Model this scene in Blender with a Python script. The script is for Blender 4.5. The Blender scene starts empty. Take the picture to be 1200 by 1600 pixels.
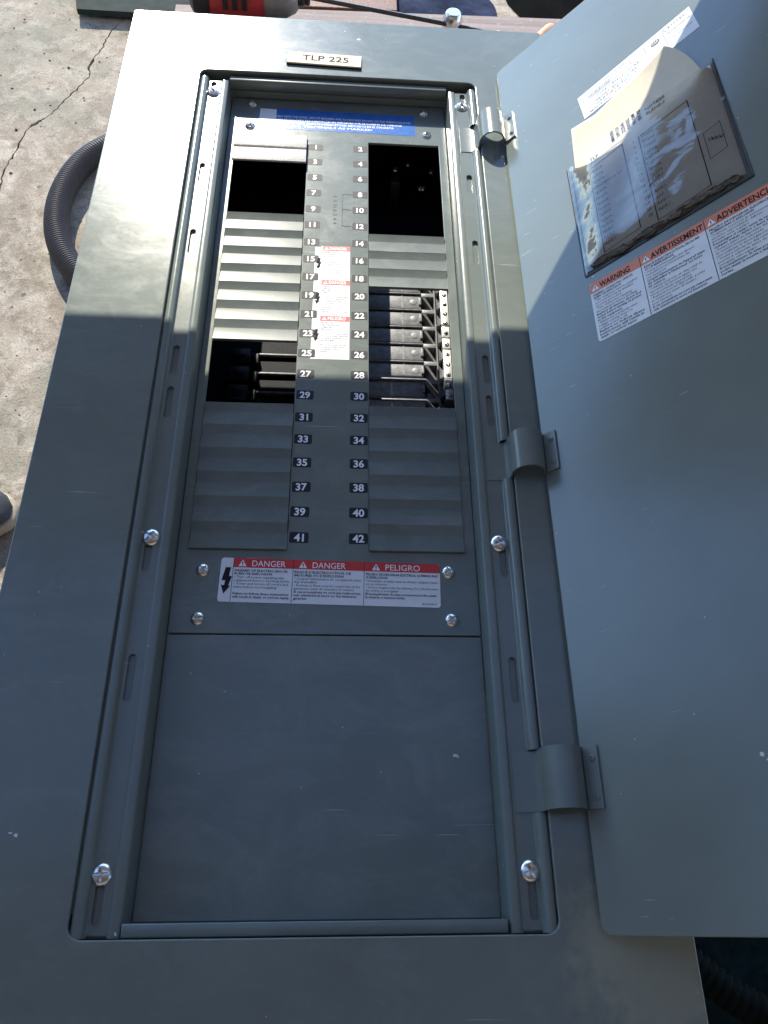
import bpy, bmesh, math, random
from math import sin, cos, pi, radians, sqrt
from mathutils import Vector, Matrix
from mathutils.geometry import tessellate_polygon

random.seed(7)
S = 0.0235                      # metres per modelling unit (one breaker space is one unit)
scene = bpy.context.scene
COL = scene.collection

# ------------------------------------------------------------------ camera, sky, sun, exposure
cam = bpy.data.cameras.new('camera')
cam.sensor_fit = 'HORIZONTAL'; cam.sensor_width = 36.0; cam.lens = 36.472
cam.clip_start = 0.02; cam.clip_end = 500
camo = bpy.data.objects.new('camera', cam); COL.objects.link(camo)
RT = Vector((0.997947554, -0.010660041, 0.063142731))
UP = Vector((-0.019609055, 0.887808306, 0.459795495))
BK = Vector((-0.060960345, -0.460089964, 0.885777095))
M = Matrix((RT, UP, BK)).transposed().to_4x4()
M.translation = Vector((0.26005741, -31.5965158, 24.34800302)) * S
camo.matrix_world = M
scene.camera = camo

SUN = Vector((-0.35, 1.5, 1.0)).normalized()
elev = math.asin(SUN.z); azim = math.atan2(SUN.x, SUN.y)      # clockwise from +Y
world = bpy.data.worlds.new('World'); scene.world = world; world.use_nodes = True
wn = world.node_tree; wn.nodes.clear()
sky = wn.nodes.new('ShaderNodeTexSky'); sky.sky_type = 'NISHITA'; sky.sun_disc = False
sky.sun_elevation = elev; sky.sun_rotation = azim; sky.altitude = 5000; sky.air_density = 1.0; sky.dust_density = 0.0; sky.ozone_density = 1.8
bg = wn.nodes.new('ShaderNodeBackground'); bg.inputs[1].default_value = 0.147
wo = wn.nodes.new('ShaderNodeOutputWorld')
wn.links.new(sky.outputs[0], bg.inputs[0]); wn.links.new(bg.outputs[0], wo.inputs[0])
sl = bpy.data.lights.new('sun', 'SUN'); sl.energy = 2.35; sl.angle = radians(0.5); sl.color = (1.0, 0.94, 0.80)
so = bpy.data.objects.new('sun', sl); COL.objects.link(so)
so.rotation_euler = SUN.to_track_quat('Z', 'Y').to_euler()
so.location = SUN * 8
scene.view_settings.view_transform = 'Standard'; scene.view_settings.look = 'None'
scene.view_settings.gamma = 1.0; scene.view_settings.use_curve_mapping = False
scene.view_settings.exposure = 1.92
scene.render.engine = 'CYCLES'
scene.cycles.max_bounces = 8; scene.cycles.transparent_max_bounces = 12

# ------------------------------------------------------------------ materials
def new_mat(name):
    m = bpy.data.materials.new(name); m.use_nodes = True
    nt = m.node_tree; nt.nodes.clear()
    out = nt.nodes.new('ShaderNodeOutputMaterial'); b = nt.nodes.new('ShaderNodeBsdfPrincipled')
    nt.links.new(b.outputs[0], out.inputs[0])
    return m, nt, b

class NB:
    """small helper for procedural node graphs"""
    def __init__(s, nt): s.nt = nt
    def n(s, t, **kw):
        x = s.nt.nodes.new(t)
        for k, v in kw.items(): setattr(x, k, v)
        return x
    def l(s, a, b): s.nt.links.new(a, b)
    def pos(s, rot=0.0, scale=(1, 1, 1), off=(0, 0, 0)):
        g = s.n('ShaderNodeNewGeometry'); mp = s.n('ShaderNodeMapping')
        s.l(g.outputs['Position'], mp.inputs[0])
        mp.inputs['Location'].default_value = off
        mp.inputs['Rotation'].default_value = (0, 0, rot)
        mp.inputs['Scale'].default_value = tuple(c / S for c in scale)
        return mp.outputs[0]
    def noise(s, vec, scale, detail=3, rough=0.55, dist=0.0):
        x = s.n('ShaderNodeTexNoise'); s.l(vec, x.inputs['Vector'])
        x.inputs['Scale'].default_value = scale; x.inputs['Detail'].default_value = detail
        x.inputs['Roughness'].default_value = rough; x.inputs['Distortion'].default_value = dist
        return x.outputs['Fac']
    def ramp(s, fac, stops):
        x = s.n('ShaderNodeValToRGB'); s.l(fac, x.inputs[0])
        e = x.color_ramp.elements
        e[0].position, c0 = stops[0][0], stops[0][1]; e[1].position, c1 = stops[-1][0], stops[-1][1]
        e[0].color = c0 if isinstance(c0, tuple) else (c0, c0, c0, 1)
        e[1].color = c1 if isinstance(c1, tuple) else (c1, c1, c1, 1)
        for p, c in stops[1:-1]:
            q = e.new(p); q.color = c if isinstance(c, tuple) else (c, c, c, 1)
        return x.outputs[0]
    def math(s, op, a, b=None, clamp=False):
        x = s.n('ShaderNodeMath', operation=op, use_clamp=clamp)
        for i, v in enumerate((a, b)):
            if v is None: continue
            if isinstance(v, (int, float)): x.inputs[i].default_value = v
            else: s.l(v, x.inputs[i])
        return x.outputs[0]
    def mix(s, fac, a, b):
        x = s.n('ShaderNodeMix', data_type='RGBA')
        if isinstance(fac, (int, float)): x.inputs[0].default_value = fac
        else: s.l(fac, x.inputs[0])
        for i, v in ((6, a), (7, b)):
            if isinstance(v, tuple): x.inputs[i].default_value = v if len(v) == 4 else v + (1,)
            else: s.l(v, x.inputs[i])
        return x.outputs[2]
    def bump(s, h, strength, dist):
        x = s.n('ShaderNodeBump'); s.l(h, x.inputs['Height'])
        x.inputs['Strength'].default_value = strength; x.inputs['Distance'].default_value = dist
        return x.outputs[0]
    def sep(s, vec):
        x = s.n('ShaderNodeSeparateXYZ'); s.l(vec, x.inputs[0]); return x.outputs

def painted(name, base, rough=0.36, scratch=1.0, dust=0.5, spec=0.5, grime=None, smear=1.0):
    m, nt, b = new_mat(name); k = NB(nt)
    p = k.pos()
    big = k.noise(p, 0.22, 3, 0.6)
    # colour: slight tone drift
    c = k.mix(k.ramp(big, [(0.3, 0.0), (0.7, 1.0)]), tuple(x * 0.93 for x in base), tuple(x * 1.07 for x in base))
    # wiped dusty film
    film = k.noise(k.pos(0.6, (0.34, 0.62, 0.6)), 1.0, 7, 0.70, 1.2)
    fine = k.noise(p, 5.0, 4, 0.7)
    film_m = k.ramp(film, [(0.46, 0.0), (0.80, 1.0)])
    fm = k.math('MULTIPLY', film_m, k.math('MULTIPLY', fine, 0.9 * dust))
    c = k.mix(fm, c, (0.42, 0.44, 0.42))
    # hair scratches in a few directions
    tot = None
    for i, (rot, sx, sy, lo) in enumerate(((0.5, 0.22, 9.0, 0.735), (-0.9, 0.3, 11.0, 0.74), (1.35, 0.35, 12.0, 0.74), (-0.2, 0.18, 14.0, 0.74))):
        v = k.noise(k.pos(rot, (sx, sy, 1), (i * 7.3, i * 3.1, 0)), 1.0, 2, 0.5, 0.25)
        r_ = k.ramp(v, [(lo, 0.0), (lo + 0.03, 1.0)])
        msk = k.ramp(k.noise(k.pos(0, (1, 1, 1), (i * 11., 5, i)), 0.33, 2), [(0.50, 0.0), (0.62, 1.0)])
        w = k.math('MULTIPLY', r_, msk)
        tot = w if tot is None else k.math('MAXIMUM', tot, w)
    tot = k.math('MULTIPLY', tot, 0.55 * scratch)
    c = k.mix(tot, c, (0.5, 0.52, 0.52))
    # specks of dust
    vo = k.n('ShaderNodeTexVoronoi'); k.l(p, vo.inputs['Vector']); vo.inputs['Scale'].default_value = 1.7
    sp = k.math('LESS_THAN', vo.outputs['Distance'], 0.055)
    sc = k.sep(vo.outputs['Color'])
    sp = k.math('MULTIPLY', sp, k.math('GREATER_THAN', sc[0], 0.72))
    sp = k.math('MULTIPLY', sp, 0.32)
    c = k.mix(sp, c, (0.6, 0.6, 0.57))
    if grime:      # yellow-brown handling marks round a given spot, one lightened for a glow
        for (gx, gy, gr, col, amt) in grime:
            g = k.n('ShaderNodeNewGeometry'); vm = k.n('ShaderNodeVectorMath', operation='DISTANCE')
            k.l(g.outputs['Position'], vm.inputs[0]); vm.inputs[1].default_value = (gx * S, gy * S, 1.15 * S)
            dd = k.math('DIVIDE', vm.outputs['Value'], gr * S)
            dd = k.math('ADD', dd, k.math('MULTIPLY', k.math('SUBTRACT', k.noise(p, 1.2, 5, 0.7), 0.5), 1.6))
            mk = k.ramp(dd, [(0.5, 1.0), (1.05, 0.0)])
            c = k.mix(k.math('MULTIPLY', mk, amt), c, col)
            st = k.noise(k.pos(-0.05, (2.0, 7.0, 1)), 1.6, 4, 0.7, 0.8)
            c = k.mix(k.math('MULTIPLY', k.math('MULTIPLY', mk, k.ramp(st, [(0.665, 0.0), (0.74, 0.8)])), amt), c, (0.03, 0.03, 0.03))
    k.l(c, b.inputs['Base Color'])
    rg = k.math('ADD', k.math('MULTIPLY', film_m, 0.06 * smear), rough)
    rg = k.math('ADD', rg, k.math('MULTIPLY', k.math('SUBTRACT', fine, 0.5), 0.06))
    rg = k.math('ADD', rg, k.math('MULTIPLY', tot, 0.2))
    k.l(rg, b.inputs['Roughness'])
    b.inputs['Specular IOR Level'].default_value = spec
    h = k.math('ADD', k.noise(p, 22.0, 2, 0.5), k.math('MULTIPLY', k.noise(p, 0.5, 2, 0.5), 6.0))
    nrm = k.bump(h, 0.25, 0.00006)
    k.l(nrm, b.inputs['Normal'])
    return m

def plain(name, col, rough=0.5, metal=0.0, spec=0.4, var=0.12, scale=3.0, bump=0.0, bscale=20.0, alpha=None):
    m, nt, b = new_mat(name); k = NB(nt); p = k.pos()
    v = k.noise(p, scale, 5, 0.65)
    c = k.mix(k.ramp(v, [(0.3, 0.0), (0.72, 1.0)]), tuple(x * (1 - var) for x in col), tuple(min(1, x * (1 + var)) for x in col))
    k.l(c, b.inputs['Base Color'])
    r = k.math('ADD', k.math('MULTIPLY', k.math('SUBTRACT', k.noise(p, scale * 3, 3), 0.5), 0.2), rough)
    k.l(r, b.inputs['Roughness'])
    b.inputs['Metallic'].default_value = metal; b.inputs['Specular IOR Level'].default_value = spec
    if bump: k.l(k.bump(k.noise(p, bscale, 4, 0.6), 0.6, bump), b.inputs['Normal'])
    return m

GREY = (0.150, 0.174, 0.156)
MP = {}
MP['trim'] = painted('grey enamel on trim', GREY, 0.185, 0.9, 0.3, spec=0.42, grime=[(8.9, -32.6, 2.6, (0.30, 0.285, 0.20, 1), 0.65), (7.0, -27.0, 1.4, (0.2, 0.19, 0.15, 1), 0.35), (-2.0, 6.6, 3.6, (0.30, 0.33, 0.34, 1), 0.35)])  # lower right smudge is real but lightened to carry a painted glow
MP['door'] = painted('grey enamel on door', GREY, 0.20, 0.75, 0.06, smear=0.25)
MP['rail'] = painted('grey enamel on rails', (0.147, 0.170, 0.153), 0.22, 0.5, 0.15, spec=0.42)
MP['dead'] = painted('grey enamel on deadfront', (0.142, 0.164, 0.148), 0.21, 0.9, 0.4, spec=0.38)
MP['filler'] = painted('grey plastic filler', (0.144, 0.164, 0.150), 0.30, 0.5, 0.5, spec=0.15)
MP['blank'] = plain('textured grey plastic', (0.50, 0.48, 0.45), 0.55, var=0.25, scale=14, bump=0.0009, bscale=14)
MP['plastic'] = plain('black moulded plastic', (0.012, 0.012, 0.014), 0.38, var=0.3, scale=6, bump=0.0002)
MP['worn'] = plain('dusty black plastic', (0.20, 0.205, 0.215), 0.42, var=0.35, scale=4, bump=0.0003)  # black plastic lightened in colour to stand for sun on it
MP['dark'] = plain('dark interior paint', (0.006, 0.007, 0.012), 0.6, spec=0.15, var=0.2)
MP['chrome'] = plain('zinc plated steel', (0.72, 0.71, 0.68), 0.22, metal=1.0, var=0.2, scale=5, bump=0.0002)
MP['alu'] = plain('bare aluminium', (0.82, 0.82, 0.80), 0.4, metal=0.6, var=0.15, scale=5, bump=0.0002)
MP['white'] = plain('white vinyl', (0.70, 0.71, 0.72), 0.38, var=0.05, scale=1.5)
MP['numplate'] = plain('black vinyl tag', (0.020, 0.021, 0.024), 0.5, spec=0.2, var=0.3, scale=9)
MP['ink'] = plain('black ink', (0.02, 0.02, 0.025), 0.7, spec=0.1)
MP['greyink'] = plain('pale grey ink', (0.10, 0.10, 0.11), 0.5)
MP['faint'] = plain('faded ink', (0.16, 0.16, 0.17), 0.6)
MP['marker'] = plain('felt pen line', (0.035, 0.035, 0.04), 0.6)
MP['red'] = plain('red print', (0.55, 0.035, 0.028), 0.42, var=0.1)
MP['orange'] = plain('faded orange print', (0.62, 0.17, 0.08), 0.42, var=0.12)
MP['blue'] = plain('blue print', (0.035, 0.13, 0.42), 0.22, spec=0.5, var=0.15)
MP['whiteprint'] = plain('white print', (0.78, 0.78, 0.78), 0.42, var=0.03)
MP['ivory'] = plain('ivory engraved plastic', (0.70, 0.63, 0.46), 0.6, spec=0.1, var=0.06)
MP['paper'] = plain('cream card paper', (0.66, 0.59, 0.46), 0.7, var=0.07, scale=1.2, bump=0.0002, bscale=3)
MP['chip'] = plain('chipped paint primer', (0.62, 0.62, 0.60), 0.6)
MP['dirt'] = plain('dried brown glue', (0.075, 0.055, 0.035), 0.8, var=0.7, scale=5, bump=0.002, bscale=6)
MP['toolred'] = plain('red glass filled nylon', (0.42, 0.035, 0.035), 0.42, var=0.12, bump=0.0002)
MP['toolblack'] = plain('black rubber overmould', (0.02, 0.02, 0.021), 0.6, var=0.2, bump=0.0004)
MP['castgrey'] = plain('cast aluminium housing', (0.28, 0.27, 0.25), 0.45, metal=0.5, var=0.15, bump=0.0003)
MP['steel'] = plain('dark oxide steel', (0.06, 0.06, 0.062), 0.35, metal=0.8)
MP['stick'] = plain('pale wood', (0.55, 0.30, 0.17), 0.6, var=0.2)
MP['oldwood'] = plain('red brown wood', (0.11, 0.035, 0.022), 0.6, var=0.4, scale=2, bump=0.0015, bscale=3)
MP['navy'] = plain('navy tarpaulin', (0.018, 0.026, 0.055), 0.9, spec=0.08, var=0.5, scale=0.8, bump=0.003, bscale=0.8)
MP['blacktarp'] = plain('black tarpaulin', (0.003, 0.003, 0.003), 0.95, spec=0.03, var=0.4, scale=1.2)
MP['rubber'] = plain('dark green rubber', (0.006, 0.014, 0.013), 0.95, spec=0.05, var=0.5, scale=1.5, bump=0.001)  # near-black colour stands for the shade on the floor
MP['greensteel'] = plain('olive painted steel', (0.026, 0.036, 0.032), 0.8, spec=0.1, var=0.15, scale=0.4)
MP['blackconduit'] = plain('black pvc conduit', (0.004, 0.006, 0.005), 0.7, spec=0.06)  # shade painted into the conduit colour
MP['conduit'] = plain('grey pvc conduit', (0.055, 0.050, 0.052), 0.5, var=0.15, scale=2)
MP['grit'] = plain('dark grit', (0.10, 0.085, 0.07), 0.9)
MP['shoe'] = plain('dark grey knit', (0.05, 0.052, 0.058), 0.8, var=0.4, scale=9, bump=0.001, bscale=22)
MP['sole'] = plain('tan rubber sole', (0.34, 0.28, 0.20), 0.7, var=0.2)
MP['shutter'] = plain('shutter paint', (0.66, 0.60, 0.55), 0.6)
MP['blockwall'] = plain('dark rendered wall', (0.24, 0.20, 0.17), 0.9, spec=0.1)  # finish of the unseen walls added to dim door and sky
MP['roofing'] = plain('roof sheeting', (0.48, 0.43, 0.39), 0.8)

def mat_wood():
    m, nt, b = new_mat('weathered bench board'); k = NB(nt)
    g = k.noise(k.pos(0.05, (0.10, 3.0, 1)), 1.0, 5, 0.6, 0.5)
    c = k.mix(k.ramp(g, [(0.3, 0.0), (0.7, 1.0)]), (0.15, 0.115, 0.105), (0.25, 0.20, 0.19))
    s_ = k.noise(k.pos(), 3.0, 5, 0.75)
    c = k.mix(k.ramp(s_, [(0.55, 0.0), (0.7, 0.6)]), c, (0.33, 0.30, 0.28))
    k.l(c, b.inputs['Base Color']); b.inputs['Roughness'].default_value = 0.75
    k.l(k.bump(g, 0.5, 0.0008), b.inputs['Normal'])
    return m
MP['bench'] = mat_wood()

def mat_concrete():
    m, nt, b = new_mat('worn concrete floor'); k = NB(nt); p = k.pos()
    a = k.noise(p, 0.075, 6, 0.62, 0.6)
    c = k.mix(k.ramp(a, [(0.34, 0.0), (0.62, 1.0)]), (0.200, 0.160, 0.115), (0.34, 0.285, 0.215))
    mid = k.noise(k.pos(0.3, (1, 1, 1), (4, 2, 0)), 0.42, 7, 0.72, 0.5)
    c = k.mix(k.ramp(mid, [(0.47, 0.0), (0.66, 0.85)]), c, (0.48, 0.43, 0.35))
    mid2 = k.noise(k.pos(0.9, (1, 1, 1), (14, 7, 3)), 0.6, 7, 0.75, 0.3)
    c = k.mix(k.ramp(mid2, [(0.50, 0.0), (0.64, 0.75)]), c, (0.14, 0.108, 0.078))
    gr = k.noise(k.pos(0, (1, 1, 1), (31, 9, 0)), 0.055, 5, 0.6, 0.4)
    c = k.mix(k.ramp(gr, [(0.52, 0.0), (0.66, 0.6)]), c, (0.15, 0.165, 0.12))
    fine = k.noise(p, 5.5, 6, 0.8)
    c = k.mix(k.ramp(fine, [(0.50, 0.0), (0.62, 0.75)]), c, (0.085, 0.073, 0.058))
    vo = k.n('ShaderNodeTexVoronoi'); k.l(p, vo.inputs['Vector']); vo.inputs['Scale'].default_value = 0.55
    pit = k.math('LESS_THAN', vo.outputs['Distance'], k.math('MULTIPLY', k.noise(p, 3.0, 3), 0.22))
    pit = k.math('MULTIPLY', pit, k.math('GREATER_THAN', k.sep(vo.outputs['Color'])[1], 0.55))
    c = k.mix(k.math('MULTIPLY', pit, 0.75), c, (0.07, 0.055, 0.045))
    k.l(c, b.inputs['Base Color'])
    b.inputs['Roughness'].default_value = 0.85
    hh = k.math('ADD', k.math('MULTIPLY', mid, 1.0), k.math('MULTIPLY', fine, 0.35))
    hh = k.math('SUBTRACT', hh, k.math('MULTIPLY', pit, 0.5))
    k.l(k.bump(hh, 0.7, 0.004), b.inputs['Normal'])
    return m
MP['concrete'] = mat_concrete()

def mat_film():
    m, nt, b = new_mat('clear wrinkled vinyl film'); k = NB(nt)
    b.inputs['Base Color'].default_value = (0.75, 0.78, 0.8, 1)
    b.inputs['Roughness'].default_value = 0.07
    b.inputs['IOR'].default_value = 1.55
    b.inputs['Coat Weight'].default_value = 1.0; b.inputs['Coat Roughness'].default_value = 0.05; b.inputs['Coat IOR'].default_value = 1.7
    gl = k.n('ShaderNodeBsdfGlossy'); gl.inputs['Roughness'].default_value = 0.06
    gl.inputs['Color'].default_value = (1, 1, 1, 1)
    tr = k.n('ShaderNodeBsdfTransparent'); tr.inputs[0].default_value = (0.93, 0.94, 0.95, 1)
    fr = k.n('ShaderNodeFresnel'); fr.inputs['IOR'].default_value = 1.6
    h = k.noise(k.pos(0.45, (0.55, 1.0, 1)), 1.0, 2, 0.4, 0.4)
    h2 = k.noise(k.pos(0.2, (0.6, 2.2, 1)), 1.5, 2, 0.5, 0.4)
    nrm = k.bump(k.math('ADD', h, k.math('MULTIPLY', h2, 0.12)), 1.0, 0.0011)
    k.l(nrm, gl.inputs['Normal']); k.l(nrm, fr.inputs['Normal'])
    mx = k.n('ShaderNodeMixShader'); k.l(fr.outputs[0], mx.inputs[0]); k.l(tr.outputs[0], mx.inputs[1]); k.l(gl.outputs[0], mx.inputs[2])
    out = [n for n in nt.nodes if n.type == 'OUTPUT_MATERIAL'][0]
    k.l(mx.outputs[0], out.inputs[0]); nt.nodes.remove(b)
    return m
MP['film'] = mat_film()

# ------------------------------------------------------------------ mesh helpers (all in units, scaled by S on output)
class MB:
    def __init__(s): s.v = []; s.f = []; s.mi = []
    def add(s, vs, fs, mi=0):
        o = len(s.v); s.v += [tuple(v) for v in vs]; s.f += [tuple(i + o for i in f) for f in fs]; s.mi += [mi] * len(fs)
        return s
    def box(s, x0, x1, y0, y1, z0, z1, b=0.0, xf=None, mi=0):
        """box with its top edges chamfered by b"""
        P = []
        if b <= 0:
            P = [(x, y, z) for z in (z0, z1) for x, y in ((x0, y0), (x1, y0), (x1, y1), (x0, y1))]
            F = [(3, 2, 1, 0), (4, 5, 6, 7)] + [(i, (i + 1) % 4, (i + 1) % 4 + 4, i + 4) for i in range(4)]
        else:
            rings = [(0, z0), (0, z1 - b), (b * 0.3, z1 - b * 0.3), (b, z1)]
            for ins, z in rings:
                P += [(x0 + ins, y0 + ins, z), (x1 - ins, y0 + ins, z), (x1 - ins, y1 - ins, z), (x0 + ins, y1 - ins, z)]
            F = [(3, 2, 1, 0)]
            for r in range(3):
                for i in range(4):
                    j = (i + 1) % 4; F.append((r * 4 + i, r * 4 + j, r * 4 + 4 + j, r * 4 + 4 + i))
            F.append((12, 13, 14, 15))
        if xf: P = [xf(*p) for p in P]
        return s.add(P, F, mi)
    def prism(s, pts, z0, z1, xf=None, mi=0):
        n = len(pts)
        P = [(x, y, z0) for x, y in pts] + [(x, y, z1) for x, y in pts]
        F = [tuple(range(n, 2 * n)), tuple(range(n - 1, -1, -1))] + [(i, (i + 1) % n, (i + 1) % n + n, i + n) for i in range(n)]
        if xf: P = [xf(*p) for p in P]
        return s.add(P, F, mi)
    def flat(s, pts, z, xf=None, mi=0):
        P = [(x, y, z) for x, y in pts]
        tri = tessellate_polygon([[Vector(p) for p in P]])
        if xf: P = [xf(*p) for p in P]
        fs = []
        for t in tri:
            a, b_, c_ = (Vector((pts[i][0], pts[i][1], 0)) for i in t)
            fs.append(t if (b_ - a).cross(c_ - a).z > 0 else (t[0], t[2], t[1]))
        return s.add(P, fs, mi)
    def sweep_y(s, prof, y0, y1, xf=None, cap=False, mi=0):
        """polyline profile (x,z) extruded along Y"""
        n = len(prof)
        P = [(x, y0, z) for x, z in prof] + [(x, y1, z) for x, z in prof]
        F = [(i, i + 1, i + 1 + n, i + n) for i in range(n - 1)]
        if cap: F.append((n - 1, 0, n, 2 * n - 1)); F += [tuple(range(n - 1, -1, -1)), tuple(range(n, 2 * n))]
        if xf: P = [xf(*p) for p in P]
        return s.add(P, F, mi)
    def tube(s, path, rad, seg=12, cap=True, mi=0):
        n = len(path); P = []; prev = None
        for i, p in enumerate(path):
            p = Vector(p); t = (Vector(path[min(i + 1, n - 1)]) - Vector(path[max(i - 1, 0)])).normalized()
            if prev is None:
                a = t.orthogonal().normalized()
            else:
                a = (prev - t * prev.dot(t)).normalized()
            prev = a; b_ = t.cross(a); r = rad[i] if isinstance(rad, (list, tuple)) else rad
            P += [tuple(p + (a * cos(2 * pi * k / seg) + b_ * sin(2 * pi * k / seg)) * r) for k in range(seg)]
        F = [(i * seg + k, i * seg + (k + 1) % seg, (i + 1) * seg + (k + 1) % seg, (i + 1) * seg + k) for i in range(n - 1) for k in range(seg)]
        if cap: F += [tuple(range(seg - 1, -1, -1)), tuple(range((n - 1) * seg, n * seg))]
        return s.add(P, F, mi)
    def build(s, name, mats, parent=None, smooth=None, loc=None):
        me = bpy.data.meshes.new(name)
        me.from_pydata([(x * S, y * S, z * S) for x, y, z in s.v], [], s.f)
        for m in (mats if isinstance(mats, (list, tuple)) else [mats]): me.materials.append(MP[m])
        if any(s.mi): me.polygons.foreach_set('material_index', s.mi)
        me.update()
        if smooth is not None:
            me.polygons.foreach_set('use_smooth', [True] * len(me.polygons)); me.set_sharp_from_angle(angle=radians(smooth))
        o = bpy.data.objects.new(name, me); COL.objects.link(o)
        if loc: o.location = Vector(loc) * S
        if parent: adopt(o, parent)
        return o

def wmat(o):
    """world matrix without a depsgraph update (identity-rotation locations, parent inverse as set here)"""
    if o.parent: return wmat(o.parent) @ o.matrix_parent_inverse @ o.matrix_basis
    return o.matrix_basis.copy()
def adopt(o, parent):
    o.parent = parent; o.matrix_parent_inverse = wmat(parent).inverted()
def thing(name, loc, label, cat, group=None):
    o = bpy.data.objects.new(name, None); COL.objects.link(o); o.location = Vector(loc) * S
    o.empty_display_size = 0.05
    tag(o, label, cat, group); return o
def tag(o, label=None, cat=None, group=None, kind=None):
    if label: o['label'] = label
    if cat: o['category'] = cat
    if group: o['group'] = group
    if kind: o['kind'] = kind
    return o
def dup(o, parent, loc, rotz=0.0):
    c = o.copy(); COL.objects.link(c); c.parent = None
    c.location = Vector(loc) * S; c.rotation_euler = (0, 0, rotz)
    adopt(c, parent)
    return c

def rrect(x0, x1, y0, y1, r, seg=5):
    pts = []
    for cx, cy, a0 in ((x1 - r, y1 - r, 0), (x0 + r, y1 - r, pi / 2), (x0 + r, y0 + r, pi), (x1 - r, y0 + r, 1.5 * pi)):
        for i in range(seg + 1):
            a = a0 + pi / 2 * i / seg; pts.append((cx + r * cos(a), cy + r * sin(a)))
    return pts
def inset(pts, d):
    """offset a CCW polygon inwards by d"""
    n = len(pts); out = []
    for i in range(n):
        a, b_, c_ = (Vector(pts[(i + k) % n]) for k in (-1, 0, 1))
        e1 = (b_ - a).normalized(); e2 = (c_ - b_).normalized()
        n1 = Vector((-e1.y, e1.x)); n2 = Vector((-e2.y, e2.x)); m_ = (n1 + n2)
        m_ = m_ / max(0.35, m_.dot(n1)) if m_.length > 1e-6 else n1
        out.append(tuple(b_ + m_ * d))
    return out
def sheet(mb, outer, holes, z, th, r, xf=None):
    """sheet-metal plate with rounded edges on its outer rim and round each hole"""
    top_outer = inset(outer, r); loops = [top_outer] + [inset(h, -r) for h in holes]
    flatv = []; idx = []
    for lp in loops:
        idx.append(len(flatv)); flatv += [(x, y, z) for x, y in lp]
    tri = tessellate_polygon([[Vector((x, y, 0)) for x, y in lp] for lp in loops])
    fs = []
    for t in tri:
        a, b_, c_ = (Vector(flatv[i]) for i in t)
        fs.append(t if (b_ - a).cross(c_ - a).z > 0 else (t[0], t[2], t[1]))
    P = [xf(*p) if xf else p for p in flatv]
    mb.add(P, fs)
    for li, base in enumerate([outer] + list(holes)):
        sg = 1 if li == 0 else -1
        rings = [(sg * r, z), (sg * r * 0.45, z - r * 0.12), (sg * r * 0.12, z - r * 0.45), (0, z - r), (0, z - th)]
        n = len(base); P = []
        for ins, zz in rings: P += [(x, y, zz) for x, y in inset(base, ins)]
        F = []
        for q in range(len(rings) - 1):
            for i in range(n):
                j = (i + 1) % n
                f_ = (q * n + i, (q + 1) * n + i, (q + 1) * n + j, q * n + j)
                F.append(f_ if li == 0 else f_[::-1])
        if xf: P = [xf(*p) for p in P]
        mb.add(P, F)
    return mb

# ------------------------------------------------------------------ lettering
_tc = {}
def glyphs(txt, bold=0.0, res=2):
    key = (txt, bold, res)
    if key not in _tc:
        cu = bpy.data.curves.new('t', 'FONT'); cu.body = txt; cu.size = 1.0; cu.offset = bold; cu.resolution_u = res
        ob = bpy.data.objects.new('t', cu); me = ob.to_mesh()
        vs = [tuple(v.co) for v in me.vertices]; fs = [tuple(p.vertices) for p in me.polygons]
        ob.to_mesh_clear(); bpy.data.objects.remove(ob); bpy.data.curves.remove(cu)
        if vs:
            x0 = min(v[0] for v in vs); x1 = max(v[0] for v in vs)
        else: x0 = 0; x1 = 1
        _tc[key] = (vs, fs, x0, x1)
    return _tc[key]
def text(mb, txt, x, y, z, h, width=None, bold=0.0, align='L', xf=None, rot=0.0, res=2, mi=0):
    """h = cap height; width squeezes or stretches the line"""
    vs, fs, x0, x1 = glyphs(txt, bold, res)
    k = h / 0.70; kx = k if width is None else width / max(1e-6, x1 - x0)
    w = (x1 - x0) * kx; ox = {'L': 0, 'C': -w / 2, 'R': -w}[align]
    P = []
    for v in vs:
        a = (v[0] - x0) * kx + ox; b_ = v[1] * k
        X = x + a * cos(rot) - b_ * sin(rot); Y = y + a * sin(rot) + b_ * cos(rot)
        P.append(xf(X, Y, z) if xf else (X, Y, z))
    mb.add(P, fs, mi)
def stroke(mb, pts, w, z, xf=None):
    for (xa, ya), (xb, yb) in zip(pts[:-1], pts[1:]):
        d = Vector((xb - xa, yb - ya)); 
        if d.length < 1e-6: continue
        d.normalize(); nx, ny = -d.y * w / 2, d.x * w / 2; ex, ey = d.x * w * 0.4, d.y * w * 0.4
        mb.flat([(xa - ex - nx, ya - ey - ny), (xb + ex - nx, yb + ey - ny), (xb + ex + nx, yb + ey + ny), (xa - ex + nx, ya - ey + ny)], z, xf)
def warn_triangle(mbw, mbk, x, y, s_, z, xf=None):
    mbw.flat([(x - s_ * .58, y), (x + s_ * .58, y), (x, y + s_)], z, xf)
    mbk.flat([(x - s_ * .07, y + s_ * .3), (x + s_ * .07, y + s_ * .3), (x + s_ * .09, y + s_ * .68), (x - s_ * .09, y + s_ * .68)], z + 0.004, xf)
    mbk.flat([(x - s_ * .07, y + s_ * .1), (x + s_ * .07, y + s_ * .1), (x + s_ * .07, y + s_ * .22), (x - s_ * .07, y + s_ * .22)], z + 0.004, xf)
def bolt_arrow(mb, x, y, h, z, xf=None):
    pts = [(0.05, 1.0), (0.35, 1.0), (0.28, 0.66), (0.45, 0.66), (0.28, 0.30), (0.40, 0.30), (0.06, 0.0), (-0.12, 0.33), (0.06, 0.31), (0.10, 0.50), (-0.12, 0.50)]
    mb.flat([(x + (a - .1) * h * 0.62, y + b_ * h) for a, b_ in pts], z, xf)

# ================================================================== THE SETTING
Gz = -28.0
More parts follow.
